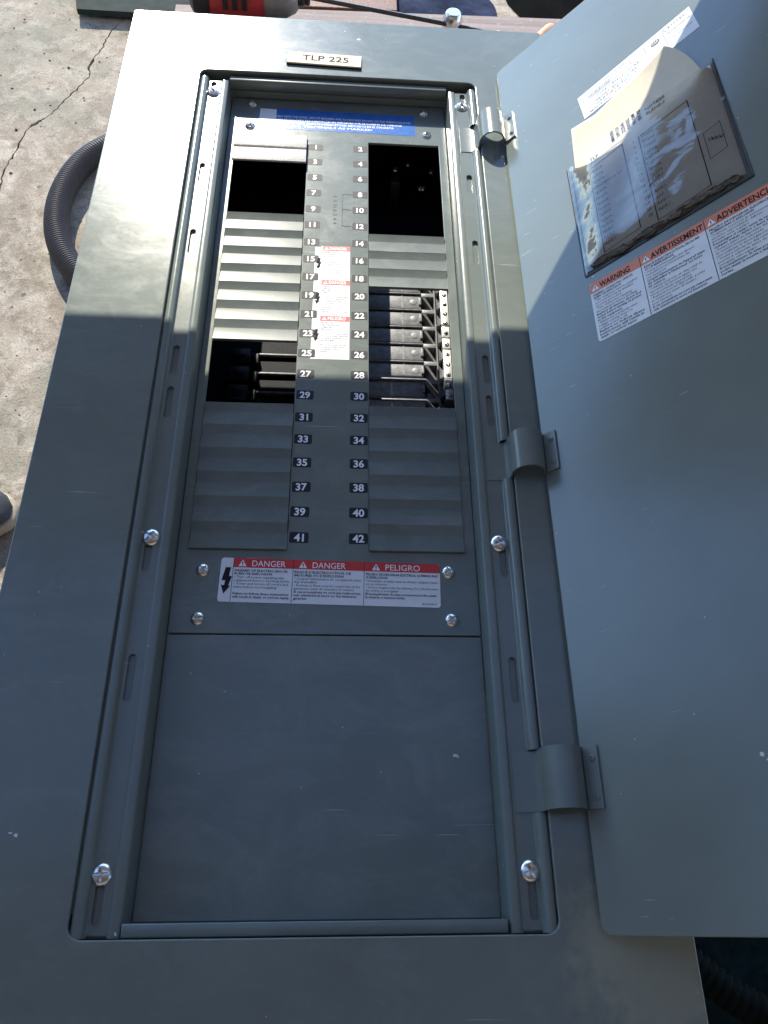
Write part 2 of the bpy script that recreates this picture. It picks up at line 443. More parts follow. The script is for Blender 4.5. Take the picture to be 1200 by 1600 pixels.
# concrete floor: one sheet, the crack is a real V-shaped groove cut into it
crack = [(-31.9, 20.5), (-31.2, 25.2), (-31.54, 28.97), (-31.5, 31.59), (-31.1, 33.6), (-30.73, 36.66), (-29.79, 38.16), (-29.2, 38.8), (-28.31, 40.22), (-27.67, 41.96), (-26.9, 43.6), (-26.02, 45.48), (-26.3, 46.6), (-26.12, 48.13), (-25.48, 50.37), (-25.3, 51.6), (-25.07, 52.99), (-24.5, 54.67), (-23.54, 56.8), (-23.2, 60.5), (-22.1, 66.0)]
fine_c = []
for (xa, ya), (xb, yb) in zip(crack[:-1], crack[1:]):
    for i in range(5):
        t = i / 5
        j = 0 if i == 0 else 0.13
        fine_c.append((xa + (xb - xa) * t + random.uniform(-j, j), ya + (yb - ya) * t + random.uniform(-j, j) * .5))
fine_c.append(crack[-1])
n = len(fine_c); Lft = []; Rgt = []
for i, p in enumerate(fine_c):
    d = Vector(fine_c[min(i + 1, n - 1)]) - Vector(fine_c[max(i - 1, 0)]); d.normalize()
    w = random.uniform(0.035, 0.10) * (0.3 if i in (0, n - 1) else 1) * (1.9 if 26 < i < 32 or 60 < i < 66 else 1)
    Lft.append((p[0] - d.y * w, p[1] + d.x * w)); Rgt.append((p[0] + d.y * w, p[1] - d.x * w))
hole = Rgt + Lft[::-1]
B = 4200
g = MB(); P = [(-B, -B), (B, -B), (B, B), (-B, B)]
g.add([(-60, -60, Gz), (60, -60, Gz), (60, 110, Gz), (-60, 110, Gz), (-B, -B, Gz), (B, -B, Gz), (B, B, Gz), (-B, B, Gz)], [(4, 5, 1, 0), (5, 6, 2, 1), (6, 7, 3, 2), (7, 4, 0, 3)])
tri = tessellate_polygon([[Vector((x, y, 0)) for x, y in ((-60, -60), (60, -60), (60, 110), (-60, 110))], [Vector((x, y, 0)) for x, y in hole]])
vv = [(x, y, Gz) for x, y in ((-60, -60), (60, -60), (60, 110), (-60, 110))] + [(x, y, Gz) for x, y in hole]
fs = []
for t in tri:
    a, b_, c_ = (Vector(vv[i]) for i in t)
    fs.append(t if (b_ - a).cross(c_ - a).z > 0 else (t[0], t[2], t[1]))
g.add(vv, fs)
for i in range(n - 1):
    a, b_ = fine_c[i], fine_c[i + 1]
    g.add([(*Lft[i], Gz), (*a, Gz - 0.9), (*b_, Gz - 0.9), (*Lft[i + 1], Gz)], [(0, 1, 2, 3)])
    g.add([(*Rgt[i], Gz), (*Rgt[i + 1], Gz), (*b_, Gz - 0.9), (*a, Gz - 0.9)], [(0, 1, 2, 3)])
gr = g.build('concrete_ground', 'concrete'); tag(gr, kind='structure')

# unseen, added to block and shape the light: walls, roof, and a roller shutter that hangs part way down in front
SZ = 15.0; SY = -11.88 + (SZ - 1.15) * 1.5
mb = MB().box(-158, 260, -130, -22, 100, 106)
tag(mb.build('roof', 'roofing'), kind='structure')  # unseen, added to shape fill light and reflections
for nm, b_, lb in (('side_wall', (-158, -150, -118, SY - 1, Gz + 0.01, 75), 'dark rendered wall closing the work place on the left'), ('back_wall', (-158, 260, -126, -118.1, Gz + 0.01, 100), 'tall dark rendered wall behind the work place')):
    tag(MB().box(*b_).build(nm, 'blockwall'), lb, 'wall')
sh = thing('roller_shutter', (0, SY, SZ), 'grey ribbed roller shutter half lowered in front of the work place', 'shutter')
mb = MB().box(-44, 260, SY, SY + 0.5, SZ, SZ + 3.0); mb.build('bottom_rail', 'shutter', sh)
slat = MB().sweep_y([(0, 0), (0.9, 0.5), (1.1, 2.0), (0.9, 3.6), (0, 4.2)], -44, 260, xf=lambda a, y, z: (y, SY + 0.2 + a * .7, z + SZ + 3.0)).build('slat', 'shutter', sh)
base_inv = slat.matrix_parent_inverse.copy()
for i in range(1, 13):
    c = slat.copy(); COL.objects.link(c); c.location = (0, 0, i * 4.2 * S); c.parent = sh; c.matrix_parent_inverse = base_inv

# ================================================================== BENCH AND THINGS ON IT
bz = -4.2
bench = thing('work_bench', (1, 0, Gz), 'weathered wooden work bench carrying the grey panel above the concrete', 'bench')
top = MB()  # right end widened out of sight to block sun from the conduit
top.add([(-10.09, -24, bz), (19, -24, bz), (19.5, 18.8, bz), (-10.09, 17.76, bz), (-10.09, -24, bz - 1.4), (19, -24, bz - 1.4), (19.5, 18.8, bz - 1.4), (-10.09, 17.76, bz - 1.4)],
        [(0, 1, 2, 3), (7, 6, 5, 4), (0, 4, 5, 1), (1, 5, 6, 2), (2, 6, 7, 3), (3, 7, 4, 0)])
top.build('bench_top', 'bench', bench)
lg = MB().box(-1, 1, -1, 1, Gz + .01, bz - 1.4).build('leg', 'bench', bench, loc=(-8.4, 15.5, 0))
for x, y in ((17, 16), (-8.4, -22), (17, -22)): dup(lg, bench, (x, y, 0))

# impact driver lying on the bench
dr = thing('impact_driver', (-5.5, 16.5, bz), 'red and black cordless impact driver lying on the bench with a long bit', 'power tool')
def ring(cx, cy, cz, rx, rz, seg=24): return [(cx, cy + rx * cos(2 * pi * k / seg), cz + rz * sin(2 * pi * k / seg)) for k in range(seg)]
def loft(mb, secs, seg=24, cap=True, mi=0):
    P = []; 
    for s_ in secs: P += ring(*s_, seg=seg)
    F = [(i * seg + k, i * seg + (k + 1) % seg, (i + 1) * seg + (k + 1) % seg, (i + 1) * seg + k) for i in range(len(secs) - 1) for k in range(seg)]
    if cap: F += [tuple(range(seg - 1, -1, -1)), tuple(range((len(secs) - 1) * seg, len(secs) * seg))]
    mb.add(P, F, mi)
DY = 16.75; DZ = -2.75
mb = MB(); loft(mb, [(-8.5, DY, DZ, 1.05, 1.1), (-8.2, DY, DZ, 1.32, 1.34), (-7.0, DY, DZ, 1.42, 1.42), (-5.6, DY, DZ, 1.40, 1.40), (-5.0, DY, DZ, 1.30, 1.30), (-4.55, DY, DZ, 1.22, 1.22)])
mb.build('motor_housing', 'toolred', dr, smooth=40)
mb = MB(); loft(mb, [(-4.6, DY, DZ, 1.12, 1.12), (-4.3, DY, DZ, 1.18, 1.18), (-3.3, DY, DZ, 1.12, 1.12), (-2.75, DY, DZ, 0.86, 0.86), (-2.6, DY, DZ, 0.66, 0.66)])
mb.build('nose_cone', 'castgrey', dr, smooth=30)
mb = MB(); loft(mb, [(-2.65, DY, DZ, 0.42, 0.42), (-2.6, DY, DZ, 0.52, 0.52), (-2.3, DY, DZ, 0.52, 0.52), (-2.2, DY, DZ, 0.44, 0.44), (-2.0, DY, DZ, 0.46, 0.46), (-1.9, DY, DZ, 0.38, 0.38)])
mb.build('collet', 'steel', dr, smooth=30)
# black overmould band, vents and the handle going away from the camera
mb = MB(); loft(mb, [(-8.9, DY, DZ + .05, 0.9, 0.9), (-8.6, DY, DZ + .05, 1.42, 1.40), (-7.9, DY, DZ + .05, 1.47, 1.47), (-7.7, DY, DZ, 1.43, 1.43)])
mb.box(-7.3, -4.9, DY - 0.7, DY + 1.0, DZ + 1.18, DZ + 1.50, 0.1)
mb.build('rubber_band', 'toolblack', dr, smooth=40)
mb = MB()
for k in range(3): mb.box(-6.9 + k * 0.55, -6.6 + k * 0.55, DY - 1.50, DY - 1.0, DZ - 0.15, DZ + 0.55, 0.03)
mb.build('vent', 'toolblack', dr)
mb = MB(); P = []
mb.tube([(-6.6, DY + .8, DZ), (-6.8, DY + 3, DZ), (-7.1, DY + 6, DZ), (-7.2, DY + 7, DZ)], [0.95, 0.85, 0.8, 1.0], 18); mb.build('handle', 'toolblack', dr, smooth=40)
MB().box(-9.6, -5.0, DY + 7, DY + 10, bz + .02, bz + 3.0, 0.25).build('battery', 'toolred', dr, smooth=30)
bit0 = (-2.0, DY, DZ); bit1 = (9.6, 16.28, bz + .22)
def along(t): return tuple(bit0[i] + (bit1[i] - bit0[i]) * t for i in range(3))
mb = MB().tube([along(0), along(0.84), along(0.84), along(1)], [0.135, 0.135, 0.10, 0.10], 6); mb.build('bit_shank', 'steel', dr)
mb = MB().tube([along(0.985), along(0.99), along(1.12), along(1.125), along(1.15), along(1.155)], [0.12, 0.19, 0.19, 0.15, 0.09, 0.03], 6); mb.build('bit_tip', 'chrome', dr)

mb = MB()
P = [(6.72, 16.9, bz + z_, ) for z_ in (0, 1)]
sk = MB(); sk.tube([(6.72, 16.75, bz), (6.72, 16.75, bz + .05), (6.72, 16.75, bz + .7), (6.72, 16.75, bz + .85), (6.72, 16.75, bz + 1.05), (6.72, 16.75, bz + 1.12)], [0.55, 0.6, 0.6, 0.52, 0.47, 0.40], 28)
tag(sk.build('socket', 'chrome', smooth=35), 'short chrome socket standing on the bench in front of the long bit', 'socket')
mb = MB().tube([(11.75, 15.2, bz + .5), (12.2, 15.9, bz + .5), (12.7, 16.5, bz + .5), (12.9, 16.7, bz + .5)], [0.22, 0.34, 0.36, 0.30], 12)
tag(mb.build('wooden_stick', 'stick', smooth=40), 'pale reddish wooden stick end showing between the panel corner and the door', 'stick')

# background on the floor behind the bench
gp = MB(); gp.add([(-29.9, 61, -26.9), (-28.67, 55.18, -26.9), (-11.0, 55.1, -26.9), (-11.0, 84, -26.9), (-31, 84, -26.9)] + [(-29.9, 61, -27.5), (-28.67, 55.18, -27.5), (-11.0, 55.1, -27.5), (-11.0, 84, -27.5), (-31, 84, -27.5)],
       [(0, 1, 2, 3, 4), (9, 8, 7, 6, 5), (0, 5, 6, 1), (1, 6, 7, 2), (2, 7, 8, 3), (3, 8, 9, 4), (4, 9, 5, 0)])
tag(gp.build('steel_plate', 'greensteel'), 'flat olive green steel plate lying on the concrete at the upper left', 'metal plate')
wb = MB().box(-9.0, 5.9, 57.3, 70, Gz + .02, Gz + 1.6, 0.1, xf=lambda x, y, z: (x, y + 0.02 * x, z))
wbo = wb.build('wooden_beam', 'oldwood'); tag(wbo, 'dark reddish brown wooden beam on the floor behind the bench', 'beam')
def cloth(x0, x1, y0, y1, skew, amp, seed, z=Gz, nx=40, ny=24):
    rnd = random.Random(seed); ph = [rnd.uniform(0, 6) for _ in range(6)]
    m_ = MB(); P = []
    for j in range(ny + 1):
        for i in range(nx + 1):
            u, v = i / nx, j / ny; x = x0 + (x1 - x0) * u; y = y0 + (y1 - y0) * v
            e = min(1, 6 * min(u, 1 - u, v, 1 - v) + 0.08)
            hgt = amp * (0.5 + 0.25 * sin(x * .9 + ph[0] + .4 * y) + 0.25 * sin(y * .7 + ph[1] - .6 * x)) * e
            P.append((x + skew * (y - y0) + 0.25 * sin(y * 1.1 + ph[2]) * (u in (0, 1)), y + 0.25 * sin(x * 0.8 + ph[3]) * (v in (0, 1)), z + 0.04 + hgt))
    F = [(j * (nx + 1) + i, j * (nx + 1) + i + 1, (j + 1) * (nx + 1) + i + 1, (j + 1) * (nx + 1) + i) for j in range(ny) for i in range(nx)]
    m_.add(P, F); return m_
tag(cloth(5.6, 18.9, 56.5, 80, -0.30, 0.8, 3).build('tarpaulin', 'navy', smooth=60), 'crumpled navy blue tarpaulin on the floor behind the bench', 'tarpaulin')
tag(cloth(21.9, 60, 54, 80, -0.30, 0.5, 5).build('tarpaulin', 'blacktarp', smooth=60), 'black tarpaulin on the floor beside the strip of bare concrete, behind the door', 'tarpaulin')

# flexible conduits
def spline(pts, k=14):
    out = []; n_ = len(pts)
    for i in range(n_ - 1):
        p0 = Vector(pts[max(i - 1, 0)]); p1 = Vector(pts[i]); p2 = Vector(pts[i + 1]); p3 = Vector(pts[min(i + 2, n_ - 1)])
        for q in range(k):
            t = q / k
            out.append(0.5 * ((2 * p1) + (-p0 + p2) * t + (2 * p0 - 5 * p1 + 4 * p2 - p3) * t * t + (-p0 + 3 * p1 - 3 * p2 + p3) * t ** 3))
    out.append(Vector(pts[-1])); return out
def corrugated(pts, r, pitch, depth, seg=22):
    sp = spline(pts, 30); acc = [0]
    for a, b_ in zip(sp[:-1], sp[1:]): acc.append(acc[-1] + (b_ - a).length)
    L = acc[-1]; N = int(L / pitch * 6); path = []; rad = []; j = 0
    for i in range(N + 1):
        s_ = L * i / N
        while j < len(acc) - 2 and acc[j + 1] < s_: j += 1
        t = (s_ - acc[j]) / max(1e-9, acc[j + 1] - acc[j]); path.append(sp[j].lerp(sp[j + 1], t))
        ph = (i % 6) / 6; rad.append(r * (1 - depth * (0, 0.0, 0.35, 1.0, 1.0, 0.35)[i % 6]))
    return MB().tube(path, rad, seg)
cz_ = Gz + 1.25
c1 = corrugated([(-15, 36.5, cz_), (-19, 35.4, cz_), (-22.3, 33.1, cz_), (-24.15, 30.6, cz_), (-25.1, 27.0, cz_), (-25.0, 23.3, cz_), (-23.95, 19.9, cz_), (-22.0, 17.0, cz_), (-19.5, 14.6, cz_), (-15.5, 12.5, cz_), (-10.5, 11.5, cz_)], 1.10, 0.25, 0.10)
tag(c1.build('flexible_conduit', 'conduit', smooth=60), 'dark grey corrugated conduit loop on sunlit concrete left of the panel', 'conduit')
tag(cloth(17.0, 60, -62, -22, 0.0, 0.25, 8).build('rubber_mat', 'rubber', smooth=60), 'nearly black rubber mat on the floor below the door at the lower right', 'mat')  # sheet added to darken the shaded floor
c2 = corrugated([(20.5, -33.6, -26.5), (22.6, -35.4, -26.3), (24.4, -36.5, -26.2), (26.8, -37.2, -26.3), (30, -37.4, -26.5), (35, -36.5, -26.6)], 0.95, 0.5, 0.2)
tag(c2.build('flexible_conduit', 'blackconduit', smooth=60), 'black corrugated conduit on the dark mat at the lower right corner', 'conduit')

# loose grit on the concrete
gm = MB(); rg = random.Random(21)
for k in range(260):
    x, y = rg.uniform(-44, -14), rg.uniform(-12, 66); r_ = rg.choice((.05, .07, .1, .16)) * rg.uniform(.7, 1.4)
    P = [(x + r_ * rg.uniform(.6, 1.3) * cos(a), y + r_ * rg.uniform(.6, 1.3) * sin(a), Gz + 0.005) for a in (0, 1.25, 2.5, 3.8, 5.0)]
    gm.add(P + [(x, y, Gz + r_ * rg.uniform(.5, 1.0))], [(i, (i + 1) % 5, 5) for i in range(5)])
tag(gm.build('grit', 'grit'), 'loose dark grit scattered on the concrete left of the panel', 'grit', kind='stuff')
# shoe at the left edge
shoe = thing('shoe', (-29, -5.4, Gz), 'dark grey sneaker with tan sole standing on the concrete at the left edge', 'shoe')
def shoe_body(mb, secs, seg=28):
    P = []
    for (x, yc, hw, z0, z1, pw) in secs:
        for k in range(seg):
            a = 2 * pi * k / seg; ca, sa = cos(a), sin(a)
            P.append((x, yc + hw * (abs(ca) ** pw) * (1 if ca > 0 else -1), (z0 + z1) / 2 + (z1 - z0) / 2 * (abs(sa) ** pw) * (1 if sa > 0 else -1)))
    F = [(i * seg + k, i * seg + (k + 1) % seg, (i + 1) * seg + (k + 1) % seg, (i + 1) * seg + k) for i in range(len(secs) - 1) for k in range(seg)]
    F += [tuple(range(seg - 1, -1, -1)), tuple(range((len(secs) - 1) * seg, len(secs) * seg))]
    mb.add(P, F)
yc = -5.5
mb = MB(); shoe_body(mb, [(-22.85, yc, .5, Gz + .02, Gz + .7, .8), (-23.1, yc, 1.05, Gz + .01, Gz + .9, .6), (-23.8, yc, 1.6, Gz + .01, Gz + 1.0, .5), (-25.2, yc, 2.05, Gz + .01, Gz + 1.0, .4), (-28, yc, 1.9, Gz + .01, Gz + 1.0, .4), (-31, yc, 1.5, Gz + .01, Gz + 1.2, .4), (-34, yc, 1.45, Gz + .01, Gz + 1.3, .5), (-35, yc, .7, Gz + .01, Gz + 1.2, .8)])
mb.build('sole', 'sole', shoe, smooth=60)
mb = MB(); shoe_body(mb, [(-23.15, yc, .5, Gz + .8, Gz + 1.2, .9), (-23.5, yc, 1.1, Gz + .8, Gz + 1.9, .8), (-24.4, yc, 1.6, Gz + .8, Gz + 2.5, .75), (-25.8, yc, 1.85, Gz + .8, Gz + 3.0, .75), (-27.6, yc, 1.75, Gz + .8, Gz + 3.8, .8), (-29.6, yc, 1.45, Gz + .9, Gz + 4.8, .8), (-31, yc, 1.35, Gz + 1, Gz + 5.2, .8), (-33.5, yc, 1.3, Gz + 1, Gz + 5.2, .8), (-34.5, yc, .8, Gz + 1, Gz + 4.8, .8)])
mb.build('upper', 'shoe', shoe, smooth=60)
mb = MB()
for k in range(5):
    x = -26.2 - k * 0.8; zt = Gz + 3.2 + k * 0.42
    mb.tube([(x, yc - .85, zt - .25), (x - .1, yc, zt + .12), (x, yc + .85, zt - .25)], 0.12, 8)
mb.build('lace', 'white', shoe, smooth=60)

# ================================================================== THE PANEL
D = 1.15
panel = thing('electrical_panel', (0, -14, 0), 'grey open electrical panel with breaker spaces numbered 1 to 42, lying flat on a bench', 'electrical panel')

# trim plate
mb = sheet(MB(), rrect(-10.09, 10.06, -38.5, 7.91, 0.12, 3), [rrect(-6.455, 6.43, -32.09, 3.58, 0.35, 6)], D, 0.13, 0.04)
mb.add([(-10.09, -38.5, D - .06), (-10.09, 7.91, D - .06), (-10.02, 7.85, D - .95), (-10.02, -38.4, D - .95)], [(0, 1, 2, 3)])
mb.add([(10.06, -38.5, D - .06), (10.06, 7.91, D - .06), (9.99, 7.85, D - .95), (9.99, -38.4, D - .95)], [(3, 2, 1, 0)])
mb.add([(-10.09, 7.91, D - .06), (10.06, 7.91, D - .06), (9.99, 7.85, D - .95), (-10.02, 7.85, D - .95)], [(0, 1, 2, 3)])
mb.add([(-10.09, -38.5, D - .06), (10.06, -38.5, D - .06), (9.99, -38.4, D - .95), (-10.02, -38.4, D - .95)], [(3, 2, 1, 0)])
mb.build('trim', 'trim', panel, smooth=50)

# rails: rounded bead outside, slotted flat, small lip, wall down to the deadfront
slots = [(3.12, 2.05), (-2.45, -3.65), (-6.45, -7.82), (-12.52, -13.88), (-14.40, -15.80), (-20.45, -21.72), (-24.44, -25.90), (-30.45, -31.77)]
notches = [(0.70, -0.98), (-16.5, -18.07), (-27.3, -29.04)]
def rail(sgn):
    m_ = MB()
    def mir(x, y, z): return (x * sgn, y, z)
    def fix(faces_from):      # flip winding on the mirrored side
        if sgn < 0:
            for i in range(faces_from, len(m_.f)): m_.f[i] = m_.f[i][::-1]
    def part(prof, y0, y1):
        k0 = len(m_.f); m_.sweep_y(prof, y1, y0, xf=mir); 
        for i in range(k0, len(m_.f)): m_.f[i] = m_.f[i][::-1]
        fix(k0)
    bead = [(6.03, .86), (6.06, .88), (6.08, .96), (6.11, 1.03), (6.17, 1.08), (6.24, 1.10), (6.33, 1.09), (6.385, 1.06), (6.41, 1.0), (6.415, .80)]
    lip = [(5.10, -0.12), (5.14, 0.3), (5.16, 0.82), (5.175, .88), (5.21, .905), (5.40, .91), (5.44, .905), (5.47, .875), (5.50, .86)]
    if sgn > 0:
        ys = [3.2]
        for a, b_ in notches: ys += [a, b_]
        ys.append(-32.06); segs = [(ys[i], ys[i + 1]) for i in range(0, len(ys), 2)]
    else: segs = [(3.2, -32.06)]
    for a, b_ in segs: part(bead, a, b_)
    part(lip, 3.2, -32.06)
    outer = [(5.50, -32.0), (6.03, -32.0), (6.03, 3.2), (5.50, 3.2)]
    hl = [rrect(5.72, 5.96, b_, a, 0.118, 4) for a, b_ in slots]
    k0 = len(m_.f)
    loops = [outer] + hl; fl = [p for lp in loops for p in lp]
    tri = tessellate_polygon([[Vector((x, y, 0)) for x, y in lp] for lp in loops])
    fs_ = []
    for t in tri:
        a, b_, c_ = (Vector((*fl[i], 0)) for i in t)
        fs_.append(t if (b_ - a).cross(c_ - a).z > 0 else (t[0], t[2], t[1]))
    m_.add([(x * sgn, y, .86) for x, y in fl], fs_)
    for h_ in hl:
        nn = len(h_); P_ = [(x * sgn, y, .86) for x, y in h_] + [(x * sgn, y, .74) for x, y in h_]
        m_.add(P_, [(j, i, i + nn, j + nn) for i in range(nn) for j in [(i + 1) % nn]])
    fix(k0)
    return m_
for sgn in (-1, 1):
    r_ = rail(sgn).build('side_rail', 'rail', panel, smooth=45)
    x0, x1 = sorted((sgn * 5.52, sgn * 6.44))
    bk = MB().box(x0, x1, -32.05, 3.25, 0.5, 0.75).build('rail_backing', 'rail', r_)
# end strips
MB().box(-5.14, 5.09, 3.2, 3.50, 0.6, 0.95, 0.05).build('end_strip', 'rail', panel, smooth=45)
mb = MB().box(-5.14, 5.09, -32.06, -31.72, -0.1, 0.95, 0.05); mb.build('end_strip', 'rail', panel, smooth=45)
MB().box(-5.20, 5.16, 3.30, 3.40, -0.12, 0.6).build('end_wall', 'dead', panel)
# ledge under the opening of the trim
mb = MB()
for b_ in ((-6.75, 6.70, 3.62, 3.85, 0.1, 1.0), (-6.75, 6.70, -32.35, -32.14, -0.4, 1.0), (-6.75, -6.515, -32.135, 3.615, 0.1, 1.0), (6.445, 6.70, -32.135, 3.615, 0.1, 1.0),
           (-6.51, 6.44, 3.22, 3.615, 0.1, 0.4), (-6.51, 6.44, -32.135, -31.5, -0.4, -0.13), (-6.51, -6.418, -31.49, 3.21, 0.1, .97), (6.418, 6.44, -31.49, 3.21, .1, .97)): mb.box(*b_)
mb.box(-5.08, 5.08, -23.75, -23.25, -0.3, -0.16); mb.build('inner_ledge', 'rail', panel)

# deadfront plates
colL = (-4.73, -1.41); colR = (1.41, 4.71)
mb = sheet(MB(), rrect(-5.09, 5.09, -23.47, 3.30, 0.03, 2), [rrect(colL[0], colL[1], -20.5, 0.5, 0.03, 2), rrect(colR[0], colR[1], -20.5, 0.5, 0.03, 2)], 0.0, 0.10, 0.02)
mb.build('deadfront', 'dead', panel, smooth=50)
mb = sheet(MB(), rrect(-5.09, 5.09, -31.70, -23.52, 0.05, 3), [], -0.01, 0.10, 0.025); mb.build('lower_cover', 'dead', panel, smooth=50)

# breaker-space fillers
fp = MB(); hw = 1.645
prof = [(0.5, -0.02), (0.5, 0.095), (0.485, 0.108), (0.17, 0.006), (0.13, 0.001), (-0.47, 0.104), (-0.488, 0.105), (-0.5, 0.095), (-0.5, -0.02)]
P = [(-hw, y, z) for y, z in prof] + [(hw, y, z) for y, z in prof]; nq = len(prof)
fp.add(P, [(i, i + nq, i + 1 + nq, i + 1) for i in range(nq - 1)] + [tuple(range(nq)), tuple(range(2 * nq - 1, nq - 1, -1))])
fp.f = [f_[::-1] for f_ in fp.f]
fil = None
def rowy(nmb): return -((nmb - 1) // 2)
for nmb in list(range(11, 24, 2)) + list(range(31, 42, 2)) + [14, 16, 18] + list(range(32, 43, 2)):
    cx = (colL[0] + colL[1]) / 2 if nmb % 2 else (colR[0] + colR[1]) / 2
    if fil is None: fil = fp.build('filler_plate', 'filler', panel, smooth=20, loc=(cx, rowy(nmb), 0))
    else: dup(fil, panel, (cx, rowy(nmb), 0))
bl = MB().box(-1.67, 1.67, -0.415, 0.415, 0.17, 0.26, 0.03)
b0 = bl.build('blank_filler', 'blank', panel, smooth=30, loc=(-3.1, 0.03, 0)); b0['label'] = 'rough light grey plastic blank filler'
b1 = dup(b0, panel, (-3.1, -0.92, 0))

# number tags
tagm = MB().flat(rrect(-0.33, 0.33, -0.205, 0.205, 0.06, 3), 0.006)
nt0 = None
for nmb in range(1, 43):
    x = -1.02 + random.uniform(-.012, .012) if nmb % 2 else 1.035
    y = rowy(nmb) + random.uniform(-.015, .015); rz = radians(random.uniform(-1.5, 1.5))
    if nt0 is None: nt0 = tg = MB().flat(rrect(-0.33, 0.33, -0.205, 0.205, 0.06, 3), 0.006).build('number_tag', 'numplate', panel, loc=(x, y, 0)); tg.rotation_euler = (0, 0, rz)
    else: tg = dup(nt0, panel, (x, y, 0), rz)
    lm = MB(); s_ = str(nmb); text(lm, s_, 0, -0.14, 0.011, 0.28, bold=0.028, align='C', res=4)
    lo = lm.build('numeral', 'whiteprint', None, loc=(x, y, 0)); lo.rotation_euler = (0, 0, rz); adopt(lo, tg)

# screws
def screw_mesh(r, h, cross=True, w=0.115):
    m_ = MB(); seg = 72; rings = 16; P = []
    for i in range(rings + 1):
        q = i / rings; rr = r * q
        for k in range(seg):
            a = 2 * pi * k / seg; x, y = rr * cos(a), rr * sin(a); z = h * sqrt(max(0, 1 - q * q * 0.92)) - h * 0.28
            if cross:
                ww = w * r * 1.25; L_ = 0.66 * r
                dd = min(abs(x), abs(y)); ll = max(abs(x), abs(y))
                if dd < ww and ll < L_: z -= h * 0.75 * (1 - ll / L_ * 0.6)
            P.append((x, y, max(z, 0.0)))
    P += [(r * cos(2 * pi * k / seg), r * sin(2 * pi * k / seg), -0.02) for k in range(seg)]
    F = [(i * seg + k, (i + 1) * seg + k, (i + 1) * seg + (k + 1) % seg, i * seg + (k + 1) % seg) for i in range(rings + 1) for k in range(seg)]
    m_.add(P, F); return m_
sc0 = None
for (x, y, rz) in [(-5.80, 2.30, .5), (5.76, 2.18, .2), (-5.80, -20.50, 1.0), (5.76, -20.50, .35), (-5.86, -30.55, .05), (5.84, -30.55, .6)]:
    if sc0 is None:
        sc0 = screw_mesh(0.30, 0.21).build('trim_screw', 'chrome', panel, smooth=25, loc=(x, y, .87)); sc0.rotation_euler = (0, 0, rz)
    else: dup(sc0, panel, (x, y, .87), rz)
sd0 = None
for (x, y, rz) in [(-4.13, 1.26, .3), (4.17, 1.22, .9), (-4.17, -21.27, .75), (4.12, -21.22, .4), (-4.18, -22.98, .1), (4.15, -22.94, .6), (-4.12, 2.86, .3), (4.1, 2.80, .5)]:
    if sd0 is None:
        sd0 = screw_mesh(0.235, 0.19).build('deadfront_screw', 'chrome', panel, smooth=25, loc=(x, y, 0.0)); sd0.rotation_euler = (0, 0, rz)
    else: dup(sd0, panel, (x, y, 0.0), rz)

# interior pan with moulded bus insulators
mb = MB()
X0, X1, Y0, Y1, Z0, Z1 = -5.6, 5.6, -22.5, 3.28, -4.12, -0.11
V = [(X0, Y0, Z0), (X1, Y0, Z0), (X1, Y1, Z0), (X0, Y1, Z0), (X0, Y0, Z1), (X1, Y0, Z1), (X1, Y1, Z1), (X0, Y1, Z1)]
mb.add(V, [(0, 1, 2, 3), (4, 5, 1, 0), (5, 6, 2, 1), (6, 7, 3, 2), (7, 4, 0, 3)])
mb.build('interior_pan', 'dark', panel)
ins = MB()
ins.box(1.2, 4.02, -0.41, 0.40, -4.1, -3.3, 0.05)          # flat pad
ins.box(1.2, 4.10, 0.435, 0.50, -4.1, -3.22, 0.02)         # thin fin between pads
ins.tube([(3.66, 0, -3.31), (3.66, 0, -3.292), (3.66, 0, -3.285)], [0.17, 0.17, 0.15], 20)
ins.box(3.1, 3.16, -0.39, 0.38, -3.31, -3.285)
ins.box(3.90, 4.02, -0.2, 0.2, -3.35, -3.22, 0.02)
ins2 = MB()
ins2.box(4.12, 4.30, 0.10, 0.24, -4.1, -3.30, 0.03); ins2.box(4.36, 4.50, -0.12, 0.02, -3.9, -3.42, 0.03)
ins2.tube([(4.30, -0.12, -3.70), (4.30, -0.12, -3.56), (4.30, -0.12, -3.55)], [0.13, 0.13, 0.06], 12)
ins2.box(4.70, 4.86, -0.30, -0.14, -4.1, -3.40, 0.03); ins2.box(4.74, 4.92, 0.16, 0.30, -4.1, -3.55, 0.03)
ins2.box(4.02, 4.62, 0.22, 0.46, -4.1, -3.18, 0.04)
ins2.box(4.10, 4.52, -0.34, 0.10, -4.1, -3.65, 0.10)
ins2.add([(4.05, 0.22, -3.2), (4.2, 0.22, -3.2), (4.6, -0.30, -3.45), (4.6, -0.48, -3.45), (4.05, 0.22, -4.1), (4.2, 0.22, -4.1), (4.6, -0.3, -4.1), (4.6, -.48, -4.1)], [(0, 3, 2, 1), (0, 4, 7, 3), (1, 2, 6, 5)])
ins2.add([(4.66, 0.42, -3.3), (4.66, -0.46, -3.3), (5.02, -0.02, -3.5), (4.66, 0.42, -4.1), (4.66, -.46, -4.1), (5.02, -.02, -4.1)], [(0, 1, 2), (0, 3, 4, 1), (1, 4, 5, 2), (2, 5, 3, 0)])
i0 = k0 = None
for row in range(-15, -3):
    y = row + 0.86
    if i0 is None: i0 = ins.build('bus_insulator', 'worn', panel, smooth=30, loc=(0, y, 0))
    else: i0_ = dup(i0, panel, (0, y, 0))
    if k0 is None: k0 = ins2.build('breaker_clip', 'worn', panel, smooth=30, loc=(0, y, 0))
    else: dup(k0, panel, (0, y, 0))
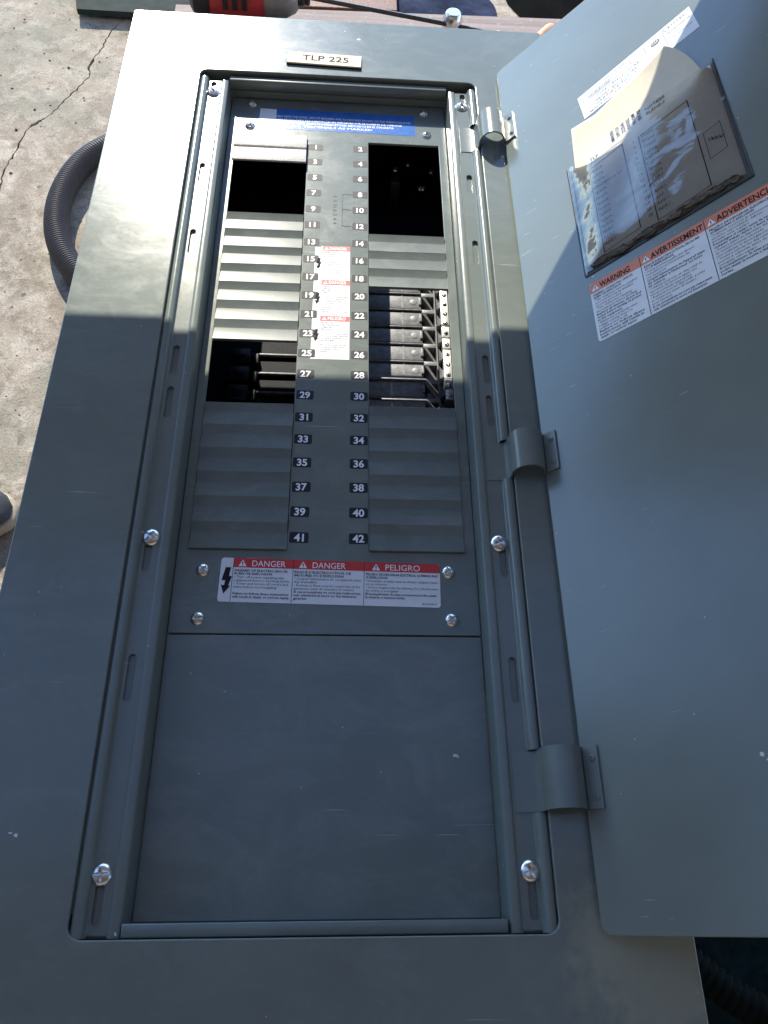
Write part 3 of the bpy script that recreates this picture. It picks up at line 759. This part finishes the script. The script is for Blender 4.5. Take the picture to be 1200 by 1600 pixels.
insl = MB(); insl.box(-4.6, -3.7, -0.40, 0.40, -4.1, -3.5, 0.06); insl.box(-3.6, -3.35, -0.25, 0.3, -4.1, -3.7, 0.05); insl.tube([(-4.15, 0, -3.5), (-4.15, 0, -3.42), (-4.15, 0, -3.40)], [0.2, 0.2, 0.1], 14)
il = insl.build('breaker_clip', 'plastic', panel, smooth=30, loc=(0, -9.4, 0))
for y in (-10.4, -11.4, -12.4): dup(il, panel, (0, y, 0))
MB().box(4.60, 4.655, -15.5, -4.6, -4.1, -3.12, 0.015).build('clip_rail', 'worn', panel)
mb = MB()
for y0, y1 in ((-5.2, -7.35), (-7.5, -8.05), (-8.2, -8.7), (-8.85, -10.4), (-10.5, -10.9), (-11.05, -11.6)):
    mb.box(4.95 if y1 < -11 else 4.93, 5.30, y1, y0, -4.1, -3.35, 0.05)
mb.build('neutral_bar', 'alu', panel, smooth=30)
nsc = screw_mesh(0.11, 0.08).build('lug_screw', 'chrome', panel, smooth=25, loc=(5.12, -5.6, -3.35))
for q in range(1, 11): dup(nsc, panel, (5.12, -5.6 - q * 0.57 - (0.1 if q > 4 else 0), -3.35), q * .7)
# thin cross bars
cb = MB().box(-4.6, -1.1, -0.045, 0.045, -4.1, -3.95, 0.02).build('cross_bar', 'worn', panel, smooth=30, loc=(0, -8.95, 0))
for y in (-10.0, -11.05): dup(cb, panel, (0, y, 0))
cb2 = MB().box(2.0, 3.9, -0.035, 0.035, -1.86, -1.76, 0.02)
cb2.tube([(3.9, 0, -1.85), (4.2, -0.22, -2.1), (4.5, -0.35, -2.4)], 0.06, 8)
cbb = cb2.build('cross_bar', 'worn', panel, smooth=30, loc=(0, -11.75, 0)); dup(cbb, panel, (0, -12.8, 0))
# supply lugs seen in the top right opening
mb = MB(); mb.box(2.6, 3.05, 0.3, 1.6, -4.1, -2.0, 0.1); mb.build('supply_lug', 'plastic', panel, smooth=30)
ls = screw_mesh(0.16, 0.14).build('lug_screw', 'chrome', panel, smooth=25, loc=(2.83, 1.2, -1.98))
for x, y, z in ((3.5, 1.9, -2.2), (4.7, 1.7, -2.4), (4.15, 0.9, -2.8), (4.3, 0.9, -2.8)): dup(ls, panel, (x, y, z))

# name plate
mb = MB().box(-1.76, 1.76, -0.42, 0.42, 0.07, 0.13, 0.015)
npl = mb.build('name_plate', 'ivory', panel, loc=(-0.735, 4.62, D)); npl.rotation_euler = (0, 0, radians(-1.9))
MB().box(-1.775, 1.775, -0.435, 0.435, 0.004, 0.06).build('plate_edge', 'ink', None, loc=(-0.735, 4.62, D))
e_ = bpy.data.objects['plate_edge']; e_.rotation_euler = npl.rotation_euler; adopt(e_, npl)
mb = MB(); text(mb, 'TLP 225', 0.05, -0.17, 0.137, 0.38, width=2.2, align='C', res=4, bold=0.008)
e_ = mb.build('lettering', 'ink', None, loc=(-0.735, 4.62, D)); e_.rotation_euler = npl.rotation_euler; adopt(e_, npl)

# ---- danger label at the foot of the deadfront
def rotxf(cx, cy, a, zz=0.0):
    ca, sa = cos(a), sin(a)
    return lambda x, y, z: (cx + x * ca - y * sa, cy + x * sa + y * ca, z + zz)
xf = rotxf(0.11, -21.67, radians(-1.0))
x0, x1, y0, y1 = -3.70, 3.70, -0.78, 0.80
lab = MB().prism(rrect(x0, x1, y0, y1, 0.10, 4), 0.001, 0.012, xf).build('danger_label', 'white', panel)
rb = MB().flat([(-3.28, 0.46)] + [(x1, 0.46)] + [(x1, y1 - .1), (x1 - .03, y1 - .03), (x1 - .1, y1), (-3.28, y1)], 0.016, xf)
rb.build('header_band', 'red', lab)
wt = MB(); bk = MB(); hd = MB()
for x, s_ in ((-2.98, 'DANGER'), (-0.95, 'DANGER'), (1.52, 'PELIGRO')):
    wt = MB(); warn_triangle(wt, bk, x, 0.50, 0.24, 0.021, xf); text(wt, s_, x + 0.32, 0.51, 0.021, 0.215, width=1.12 if s_ == 'DANGER' else 1.18, bold=0.004, xf=xf, res=3); wt.build('lettering', 'whiteprint', lab)

for x in (-3.28, -1.28, 1.12): bk.flat([(x - .008, y0 + .01), (x + .008, y0 + .01), (x + .008, y1 - .01), (x - .008, y1 - .01)], 0.0195, xf)
bolt_arrow(bk, -3.50, -0.50, 0.95, 0.021, xf)
def para(mb, x, y, w, lines, h, step, xf, z, res=1):
    for (t, wf, bold) in lines:
        if t: text(mb, t, x, y, z, h, width=w * wf, bold=bold, xf=xf, res=res)
        y -= step
para(bk, -3.22, 0.31, 1.88, [('HAZARD OF ELECTRIC SHOCK,', .95, .02), ('BURN OR EXPLOSION', .66, .02), ('\u2022 Turn off power supplying this', .88, 0), ('  equipment before working inside', .98, 0), ('\u2022 Cover and secure all covers and', .96, 0), ('  trims before re-energizing', .76, 0), ('', 0, 0), ('Failure to follow these instructions', .98, .018), ('will result in death or serious injury.', 1, .018)], 0.082, 0.118, xf, 0.021)
para(bk, -1.22, 0.31, 2.28, [("RISQUE D'ELECTROCUTION, DE", .83, .02), ("BRULURES OU D'EXPLOSION", .72, .02), ("\u2022 Coupez l'alimentation de cet appareil avant", .98, 0), ("  d'y travailler", .34, 0), ('\u2022 Fermez et fixez tous les couvercles et les', .97, 0), ('  garnitures avant de remettre le courant', .88, 0), ('Si ces precautions ne sont pas respectees,', .98, .018), ('cela entrainera la mort ou des blessures', .92, .018), ('graves.', .2, .018)], 0.082, 0.118, xf, 0.021)
para(bk, 1.18, 0.31, 2.44, [('PELIGRO DE DESCARGA ELECTRICA, QUEMADURAS', 1, .02), ('O EXPLOSION', .3, .02), ('\u2022 Desenergice el equipo antes de efectuar cualquier trabajo', 1, 0), ('  en su interior', .3, 0), ('\u2022 Cierre y asegure todas las cubiertas y los cubiertas antes', 1, 0), ('  de volver a energizar', .45, 0), ('El incumplimiento de estas precauciones podra causar', .98, .018), ('la muerte o lesiones serias.', .55, .018)], 0.082, 0.118, xf, 0.021)
text(bk, '46014-508-01', 3.56, -0.70, 0.021, 0.07, width=0.5, align='R', xf=xf, res=1)
bk.build('small_print', 'ink', lab)

# ---- tall label between the number columns
xf = rotxf(0.0, 0.0, radians(0.2))
lab = MB().prism([(-0.88, -12.27), (0.64, -12.26), (0.62, -6.22), (-0.60, -6.23), (-0.60, -6.30), (-0.86, -6.30)], 0.001, 0.004).build('caution_label', 'white', panel)
rb = MB(); wt = MB(); bk = MB()
for y, s_ in ((-6.50, 'DANGER'), (-8.42, 'DANGER'), (-10.35, 'PELIGRO')):
    rb = MB().flat([(-0.53, y), (0.625, y), (0.625, y + .27), (-0.53, y + .27)], 0.007); rb.build('header_band', 'red', lab)
    wt = MB(); warn_triangle(wt, bk, -0.38, y + 0.05, 0.17, 0.010); text(wt, s_, -0.24, y + 0.06, 0.010, 0.16, width=0.72, bold=0.01, res=2); wt.build('lettering', 'whiteprint', lab)
    bolt_arrow(bk, -0.71, y - 1.05, 0.62, 0.010)
    body = {0: ['HAZARD OF ELECTRIC', 'SHOCK, BURN OR', 'EXPLOSION', '', '\u2022 Shut off power before', '  removing this cover and', '  re-install it before turning', '  power on', '', 'Failure to follow these', 'instructions will result in', 'death or serious injury']}.get(0) if y == -6.50 else \
        (['RISQUE', "D'ELECTROCUTION, DE", 'BRULURES OU', "D'EXPLOSION", '', "\u2022 Coupez l'alimentation avant", "  d'enlever ce panneau et", '  remettez-le en place avant', '  de remettre sous tension', '', 'Si cette precaution n\'est', 'pas respectee, cela', 'entrainera la mort ou des', 'blessures graves'] if y == -8.42 else
         ['PELIGRO DE', 'DESCARGA ELECTRICA', 'QUEMADURAS O', 'EXPLOSION', '', '\u2022 Corte la corriente antes', '  de retirar esta cubierta', '  y vuelva a colocarla antes', '  de energizar', '', 'El incumplimiento de esta', 'precaucion podra causar', 'la muerte o lesiones', 'serias'])
    yy = y - 0.12
    for t in body:
        if t: text(bk, t, -0.50, yy, 0.010, 0.072, width=min(1.08, 0.040 * len(t) + 0.03), res=1, bold=.006)
        yy -= 0.112
bk.flat([(-0.553, -12.25), (-0.538, -12.25), (-0.538, -6.3), (-0.553, -6.3)], 0.008)
bk.build('small_print', 'ink', lab)

# ---- blue label across the head of the deadfront
lab = MB().prism([(-3.80, 1.18), (3.64, 1.12), (3.60, 2.55), (-3.76, 2.62)], 0.001, 0.005).build('blue_label', 'blue', panel)
wt = MB()
for i, (t, w_, xx) in enumerate((('FOR USE ONLY WITH THE LISTED CIRCUIT BREAKERS AND ACCESSORIES SHOWN ON THE WIRING DIAGRAM', 7.0, -3.6), ('POUR UTILISATION AVEC LES DISJONCTEURS INDIQUES SUR LE SCHEMA DE CABLAGE', 6.6, -3.6), ('PARA USARSE UNICAMENTE CON LOS INTERRUPTORES INDICADOS EN EL DIAGRAMA', 6.2, -3.6), ('TORQUE ALL TERMINALS AS MARKED', 5.2, -3.6))):
    text(wt, t, xx, 1.98 - i * 0.215 - 0.0, 0.009, 0.13, width=w_, bold=.012, res=1, xf=rotxf(0, 0, radians(-.45)))
for x_a, x_b, y_ in ((-3.7, -1.5, 1.22), (-3.7, 0.2, 1.42)):
    pass
wt.flat([(-3.76, 1.2), (-2.95, 1.2), (-2.95, 2.55), (-3.72, 2.58)], 0.0072)
wt.build('lettering', 'whiteprint', lab)

# ---- felt-pen bracket and note
mk = MB(); z_ = 0.008
stroke(mk, [(0.68, -3.02), (0.27, -3.03), (0.25, -3.5), (0.255, -4.1), (0.26, -4.98), (0.69, -5.0)], 0.035, z_)
stroke(mk, [(0.26, -3.98), (0.45, -3.97), (0.66, -4.02)], 0.035, z_)
text(mk, 'L 1 H 6 2 4 4', -0.15, -3.15, z_, 0.17, width=1.75, rot=radians(-90), res=2)
mk.build('pen_note', 'marker', panel)

# ---- hinges
CH = radians(47.55); ca, sa = cos(CH), sin(CH); HX, HZ = 7.5134, 1.40
def DW(u, v, nn): return (HX + u * ca - nn * sa, v, HZ + u * sa + nn * ca)
def hinge(y0, y1):
    m_ = MB(); pr = [(5.56, .885), (6.12, .89), (6.22, .93), (6.30, 1.10)]
    for i in range(13):
        a = radians(190 - i * 15.5); pr.append((6.90 + 0.60 * cos(a), 1.38 + 0.62 * sin(a)))
    def off(u, nn): q = DW(u, 0, nn); return (q[0], q[2])
    pr += [off(0.10, 0.10), off(0.18, 0.075), off(0.55, 0.075)]
    # thickness
    th = 0.07; top_ = []; bot = []
    for i, p in enumerate(pr):
        a = Vector(pr[max(i - 1, 0)]); b_ = Vector(pr[min(i + 1, len(pr) - 1)]); d = (b_ - a).normalized(); nrm = Vector((-d.y, d.x))
        top_.append(p); bot.append(tuple(Vector(p) - nrm * th))
    loop = top_ + bot[::-1]; nn_ = len(loop); k = len(top_)
    P = [(x, y1, z) for x, z in loop] + [(x, y0, z) for x, z in loop]
    F = [(i, (i + 1) % nn_, (i + 1) % nn_ + nn_, i + nn_) for i in range(nn_)]
    for b_ in (0, nn_):
        for i in range(k - 1):
            q = (b_ + i, b_ + i + 1, b_ + nn_ - 2 - i, b_ + nn_ - 1 - i); F.append(q if b_ else q[::-1])
    m_.add(P, F); return m_
for (a, b_) in notches:
    ho = hinge(a - 0.02, b_ + 0.02).build('hinge', 'rail', panel, smooth=35)
    for v in (a - 0.35, b_ + 0.32):
        rm = MB(); rr = 0.10; seg = 14
        P = [DW(0.38 + rr * q * cos(2 * pi * k / seg), v + rr * q * sin(2 * pi * k / seg), 0.08 + hh) for q, hh in ((1, 0), (.8, .035), (.4, .045), (.25, .02)) for k in range(seg)]
        rm.add(P, [(i * seg + k, i * seg + (k + 1) % seg, (i + 1) * seg + (k + 1) % seg, (i + 1) * seg + k) for i in range(3) for k in range(seg)] + [tuple(range(3 * seg, 4 * seg))])
        rm.build('rivet', 'rail', ho, smooth=35)

# ---- door, standing open at about 48 degrees above the trim
def flipx(fn): return fn
mb = sheet(MB(), rrect(-0.05, 13.35, -32.15, 4.14, 0.28, 5), [], 0.0, 0.12, 0.05, xf=DW)
mb.sweep_y([(0.02, -0.1), (0.02, -0.55)], -31.7, 3.7, xf=lambda x, y, z: DW(x + 0.05, y, z))
mb.add([DW(-0.05, -32.15, -.11), DW(13.35, -32.15, -.11), DW(13.35, 4.14, -.11), DW(-.05, 4.14, -.11)], [(3, 2, 1, 0)])
door = mb.build('door', 'door', panel, smooth=50); door['label'] = 'grey door standing open on three hinges'

# listing label on the door
xf2 = rotxf(0, 0, 0)
def tilt(x, y, z):      # label is stuck on slightly askew
    a = radians(5.6); return DW(3.60 + x * cos(a) - y * sin(a), -1.50 + x * sin(a) + y * cos(a), z)
lab = MB().prism([(0, -1.42), (4.95, -1.42), (4.95, 0), (0, 0)], 0.002, 0.012, tilt).build('listing_label', 'white', panel)
bk = MB(); z_ = 0.018
def ln(x0_, y0_, x1_, y1_, w_=0.018): stroke(bk, [(x0_, y0_), (x1_, y1_)], w_, z_, tilt)
text(bk, 'ISSUE NO. / NUMERO DE SERIE', 0.25, -0.22, z_, 0.09, width=1.9, xf=tilt, res=1)
for r4 in ((0.18, -0.55, 2.15, -0.33), (2.35, -0.52, 3.0, -0.22)):
    a_, b1, c_, d_ = r4; ln(a_, b1, c_, b1); ln(c_, b1, c_, d_); ln(c_, d_, a_, d_); ln(a_, d_, a_, b1)
text(bk, 'PANELBOARD', 0.45, -0.50, z_, 0.12, width=1.0, bold=.01, xf=tilt, res=1)
text(bk, 'TYPE 1 ENCLOSURE', 0.75, -0.78, z_, 0.14, width=1.9, xf=tilt, res=1)
text(bk, 'CABINET, ENCLOSURE', 0.50, -0.99, z_, 0.13, width=2.0, xf=tilt, res=1)
text(bk, 'GABINETE TIPO 1', 0.60, -1.16, z_, 0.12, width=1.8, xf=tilt, res=1)
text(bk, 'MADE IN U.S.A.  ASSEMBLED', 0.30, -1.33, z_, 0.09, width=2.7, bold=.01, xf=tilt, res=1)
bk.flat([(3.42 + 0.19 * cos(2 * pi * k / 20), -0.45 + 0.13 * sin(2 * pi * k / 20)) for k in range(20)], z_, tilt)
ln(3.78, -1.15, 3.78, -0.05)
text(bk, 'LISTED', 4.05, -0.28, z_, 0.14, width=.75, xf=tilt, res=1)
for k in range(24):
    a = 2 * pi * k / 24; b_ = 2 * pi * (k + 1) / 24
    ln(3.95 + .10 * cos(a), -0.2 + .12 * sin(a), 3.95 + .10 * cos(b_), -0.2 + .12 * sin(b_), .02)
text(bk, 'ENCLOSED PANELBOARD', 3.92, -0.55, z_, 0.09, width=.95, bold=.01, xf=tilt, res=1)
text(bk, 'ISSUE NO.', 4.0, -0.75, z_, 0.08, width=.5, xf=tilt, res=1)
text(bk, 'LISTED ENCLOSURE', 3.92, -0.95, z_, 0.08, width=.9, xf=tilt, res=1)
bk.build('small_print', 'greyink', lab)
wm = MB(); text(wm, 'CSA', 3.42, -0.50, z_ + .006, 0.11, width=.26, bold=.01, align='C', xf=tilt, res=2); wm.build('lettering', 'whiteprint', lab)

# three-language warning label on the door
W0, W1, V0, V1 = 2.70, 9.25, -13.85, -11.20
lab = MB().prism(rrect(W0, W1, V0, V1, 0.12, 4), 0.002, 0.012, DW).build('warning_label', 'white', panel)
MB().flat([(W0, V1 - .46), (W1, V1 - .46), (W1, V1 - .1), (W1 - .1, V1), (W0 + .1, V1), (W0, V1 - .1)], 0.016, DW).build('header_band', 'orange', lab)
wt = MB(); bk = MB(); z_ = 0.021
cols = (W0, 4.68, 6.99, W1)
for x in cols[1:3]: bk.flat([(x - .012, V0 + .01), (x + .012, V0 + .01), (x + .012, V1 - .01), (x - .012, V1 - .01)], z_ - .002, DW)
for x, s_, w_ in ((W0, 'WARNING', 1.18), (4.68, 'AVERTISSEMENT', 1.86), (6.99, 'ADVERTENCIA', 1.86)):
    wt = MB(); warn_triangle(wt, bk, x + 0.22, V1 - .38, 0.25, z_, DW); wt.build('warning_sign', 'whiteprint', lab)
    text(bk, s_, x + 0.40, V1 - .38, z_, 0.25, width=w_, bold=.022, xf=DW, res=3)
WT = [
 [('HAZARD OF ELECTRIC SHOCK,', .9, .018), ('BURN OR EXPLOSION', .62, .018), ('\u2022 This equipment must be installed', .95, 0), ('  and serviced only by qualified', .85, 0), ('  electrical personnel.', .6, 0), ('\u2022 Turn off all power supplying', .8, 0), ('  this equipment before working', .9, 0), ('Replace all devices, doors and', .98, .018), ('covers before turning on power', .98, .018), ('to this equipment.', .55, .018), ('\u2022 Always use a properly rated', .85, 0), ('  voltage sensing device to', .75, 0), ('  confirm power is off.', .62, 0), ('Failure to follow these', .98, .018), ('instructions will result in', .95, .018), ('death or serious injury.', .8, .018)],
 [("RISQUE D'ELECTROCUTION, BRULURE", .95, .018), ("OU D'EXPLOSION", .5, .018), ("\u2022 Seul un personnel qualifie doit effectuer", .85, 0), ("  l'installation et l'entretien de", .75, 0), ("  cet appareil.", .35, 0), ("Coupez l'alimentation de l'appareil avant", .98, .018), ("d'y travailler a l'interieur ou hors", .92, .018), ("de celui-ci.", .3, .018), ("\u2022 Utilisez toujours un dispositif de", .9, 0), ("  detection de tension ayant une", .8, 0), ("  valeur nominale appropriee", .7, 0), ("\u2022 Replacez tous les dispositifs, portes", .9, 0), ("  et couvercles avant de mettre", .75, 0), ("  sous tension.", .35, 0), ("Si ces precautions ne sont pas respectees", .98, .018), ("cela entrainera la mort ou blessures.", .9, .018)],
 [("PELIGRO DE DESCARGA ELECTRICA", .95, .018), ("QUEMADURAS O EXPLOSION", .7, .018), ("\u2022 Solamente el personal de mantenimiento", .95, 0), ("  electrico especializado debera", .8, 0), ("  instalar este equipo.", .6, 0), ("Desenergice el equipo antes de realizar", .98, .018), ("cualquier trabajo dentro o fuera de el.", .95, .018), ("\u2022 Siempre utilice un dispositivo detector", .95, 0), ("  de tension nominal adecuado", .75, 0), ("  para confirmar la desenergizacion", .8, 0), ("\u2022 Vuelva a colocar los dispositivos", .85, 0), ("  puertas y cubiertas antes de", .75, 0), ("  energizar este equipo.", .6, 0), ("El incumplimiento de estas precauciones", .98, .018), ("podra causar la muerte o lesiones", .85, .018), ("serias.", .2, .018)]]
for i in range(3):
    x = cols[i] + .1; w_ = cols[i + 1] - cols[i] - .24
    para(bk, x, V1 - .62, w_, WT[i], 0.088, 0.129, DW, z_)
bk.build('small_print', 'ink', lab)

# directory card held in the clear pouch (a thing of its own)
def cardpt(u, v):
    """card surface: flat in the pouch, top edge lifting and its right corner curling over"""
    lift = 0.025
    top_ = max(0.0, v + 4.9)
    lift += 0.03 * top_ ** 2
    cr = max(0.0, (u - 6.3)) * max(0.0, (v + 5.6))
    lift += 0.045 * cr
    return DW(u, v, lift)
NX, NY = 36, 48
def card_edge(u):      # top edge height, v as a function of u
    a = [(2.82, -5.3), (3.0, -5.2), (3.02, -3.08), (4.2, -3.22), (5.1, -2.98), (6.25, -2.70), (7.0, -2.56), (7.36, -2.50), (7.9, -3.3), (8.2, -4.2), (8.3, -4.7), (8.64, -4.8)]
    for (x0_, y0_), (x1_, y1_) in zip(a[:-1], a[1:]):
        if u <= x1_: return y0_ + (y1_ - y0_) * max(0, (u - x0_)) / (x1_ - x0_)
    return a[-1][1]
mb = MB(); P = []
for j in range(NY + 1):
    for i in range(NX + 1):
        u = 2.82 + (8.62 - 2.82) * i / NX; vt = card_edge(u); v = -10.35 + (vt + 10.35) * j / NY
        P.append(cardpt(u + 0.0, v))
F = [(j * (NX + 1) + i, j * (NX + 1) + i + 1, (j + 1) * (NX + 1) + i + 1, (j + 1) * (NX + 1) + i) for j in range(NY) for i in range(NX)]
mb.add(P, F)
card = mb.build('directory_card', 'paper', smooth=60)
sm = card.modifiers.new('thickness', 'SOLIDIFY'); sm.thickness = 0.0004; sm.offset = -1
tag(card, 'cream circuit directory card curling out of the clear pouch on the open door', 'card')
bk = MB()
def cx(x, y, z): q = Vector(cardpt(x, y)); nn = Vector((-sa, 0, ca)) * 0.018; return tuple(q + nn)
def lnc(x0_, y0_, x1_, y1_, w_=0.02):
    k = 6
    pts = [(x0_ + (x1_ - x0_) * i / k, y0_ + (y1_ - y0_) * i / k) for i in range(k + 1)]
    stroke(bk, pts, w_, 0, cx)
text(bk, 'TLP', 3.62, -5.42, 0, 0.17, xf=cx, res=1)
lnc(3.5, -5.52, 5.05, -5.38)
for (xa, xb) in ((3.52, 4.98), (5.62, 7.55)):
    lnc(xa, -5.80, xb, -5.62, .03); lnc(xb, -5.62, xb, -10.0, .04); lnc(xa, -5.80, xa, -10.15, .04); lnc(xa, -10.15, xb, -10.0, .02)
rowsL = ['Space', 'Space', 'Space', 'Emergency Lt', 'Space', 'Space', 'Space', 'Space', 'Space', 'Space', 'Space', 'AHU', 'AHU', 'AHU']
rowsR = ['Trans', 'Trans', 'Trans', 'Lights', 'Lights', 'Lights', 'Space', 'Space', 'AHU', 'AHU', 'AHU', 'AHU', 'AHU', 'AHU']
for i, t in enumerate(rowsL):
    y = -6.05 - i * 0.295; text(bk, t, 3.58, y, 0, 0.15, xf=cx, res=1); text(bk, str(1 + 2 * i), 3.28, y, 0, 0.13, xf=cx, res=1, align='C')
for i, t in enumerate(rowsR):
    y = -5.95 - i * 0.295; text(bk, t, 5.70, y, 0, 0.15, xf=cx, res=1); text(bk, str(2 + 2 * i), 5.40, y, 0, 0.13, xf=cx, res=1, align='C')
for i, t in enumerate(['MAIN', '208Y/120', '225A', 'PANEL', 'FROM', 'BUS']):
    text(bk, t, 4.75 + i * 0.23, -5.15 + 0.03 * i, 0, 0.14, width=0.55, rot=radians(90), xf=cx, res=1, bold=.01)
for i, t in enumerate(['NOTE', 'SEE', 'PLAN', 'E-2']):
    text(bk, t, 6.1 + (i % 2) * 0.5, -4.75 - (i // 2) * .25, 0, 0.14, xf=cx, res=1)
lnc(7.75, -7.6, 8.35, -7.5); lnc(7.75, -7.6, 7.75, -8.9); lnc(7.75, -8.9, 8.35, -8.8); lnc(8.35, -7.5, 8.35, -8.8)
for i in range(4): text(bk, '38'[i % 2] + '5', 7.85 + .12 * i, -8.1 - .06 * i, 0, 0.13, rot=radians(0), xf=cx, res=1)
bk.build('lettering', 'ink', card)

# clear pouch
pou = MB(); NX, NY = 46, 46; P = []
rnd = random.Random(11)
for j in range(NY + 1):
    for i in range(NX + 1):
        a, b_ = i / NX, j / NY
        u0 = 2.67 + 0.06 * b_; u = u0 + (8.74 - u0) * a
        vt = -4.92 + 0.50 * max(0, (a - .82) / .18) if a > .82 else -5.05 + 0.13 * a
        v = -10.66 + 0.12 * a + (vt + 10.66 - .12 * a) * b_
        e = min(1, 5 * min(a, 1 - a, b_ + 0.02)); e = e * e * (3 - 2 * e)
        w_ = 0.10 + 0.055 * sin(1.25 * u + 0.55 * v + 1.0) * sin(0.75 * v - 0.35 * u) + 0.012 * sin(3.3 * u - 1.0 * v)
        w_ += 0.04 * max(0, (u - 7.5)) * (sin(7.5 * v + 2.0 * u) * .5 + .5)
        P.append(DW(u, v, 0.075 + (0.05 + w_) * e + 0.20 * b_ ** 4 * max(0, 1 - 2 * abs(a - .5))))
F = [(j * (NX + 1) + i, j * (NX + 1) + i + 1, (j + 1) * (NX + 1) + i + 1, (j + 1) * (NX + 1) + i) for j in range(NY) for i in range(NX)]
pou.add(P, F)
pouch = pou.build('card_pouch', 'film', panel, smooth=80)
# dark sealed border of the pouch and lumpy dried glue along its foot
bd = MB()
def bar(pts, w_, nn0, nn1):
    for (a, b_) in zip(pts[:-1], pts[1:]):
        d = (Vector(b_) - Vector(a)).normalized(); nx, ny = -d.y * w_ / 2, d.x * w_ / 2
        bd.prism([(a[0] - nx, a[1] - ny), (b_[0] - nx, b_[1] - ny), (b_[0] + nx, b_[1] + ny), (a[0] + nx, a[1] + ny)], nn0, nn1, DW)
bar([(2.62, -5.0), (2.62, -10.72)], 0.04, 0.002, 0.03); bar([(2.62, -10.76), (8.80, -10.60)], 0.045, 0.002, 0.04); bar([(8.80, -10.60), (8.72, -4.45)], 0.05, 0.002, 0.04)
bd.build('pouch_edge', 'plastic', pouch)
gl = MB(); rnd = random.Random(4)
for k in range(90):
    t = rnd.random(); u = 3.0 + 5.4 * t; v = -10.52 + 0.15 * t + rnd.uniform(-.08, .16) * (1 - abs(t - .45)); r_ = rnd.uniform(.05, .16)
    pts = []
    for q in range(7):
        a = 2 * pi * q / 7 + .3; rr = r_ * rnd.uniform(.6, 1.3); pts.append((u + rr * 1.9 * cos(a), v + rr * 0.8 * sin(a)))
    gl.prism(pts, 0.02, 0.05 + rnd.uniform(0, .06) + k * 0.0004, DW)
gl.build('dried_glue', 'dirt', pouch)

# paint chips
def chip(x, y, r_, fn, seed, asp=1.6):
    r_ *= 0.6
    rnd = random.Random(seed); pts = []
    for q in range(9):
        a = 2 * pi * q / 9; rr = r_ * rnd.uniform(.5, 1.25); pts.append((x + rr * asp * cos(a + .3), y + rr * sin(a)))
    m_ = MB().prism(pts, 0.0005, 0.006, fn); m_.build('paint_chip', 'chip', panel)
tf = lambda x, y, z: (x, y, D + z)
chip(-8.19, -29.58, .08, tf, 1); chip(-8.35, -29.52, .05, tf, 2)
chip(-5.27, -31.95, .08, lambda x, y, z: (x, y, .915 + z), 4, .8)
chip(4.05, -27.3, .09, lambda x, y, z: (x, y, z - .009), 5)
chip(5.01, -28.15, .11, DW, 6, 1.0); chip(5.15, -28.3, .07, DW, 7); chip(2.9, -10.9, .05, DW, 8, 2.4)
chip(-3.9, 6.4, .06, tf, 9, 4); chip(0.9, 6.5, .13, tf, 10, 1.2); chip(0.2, 7.1, .05, tf, 12)
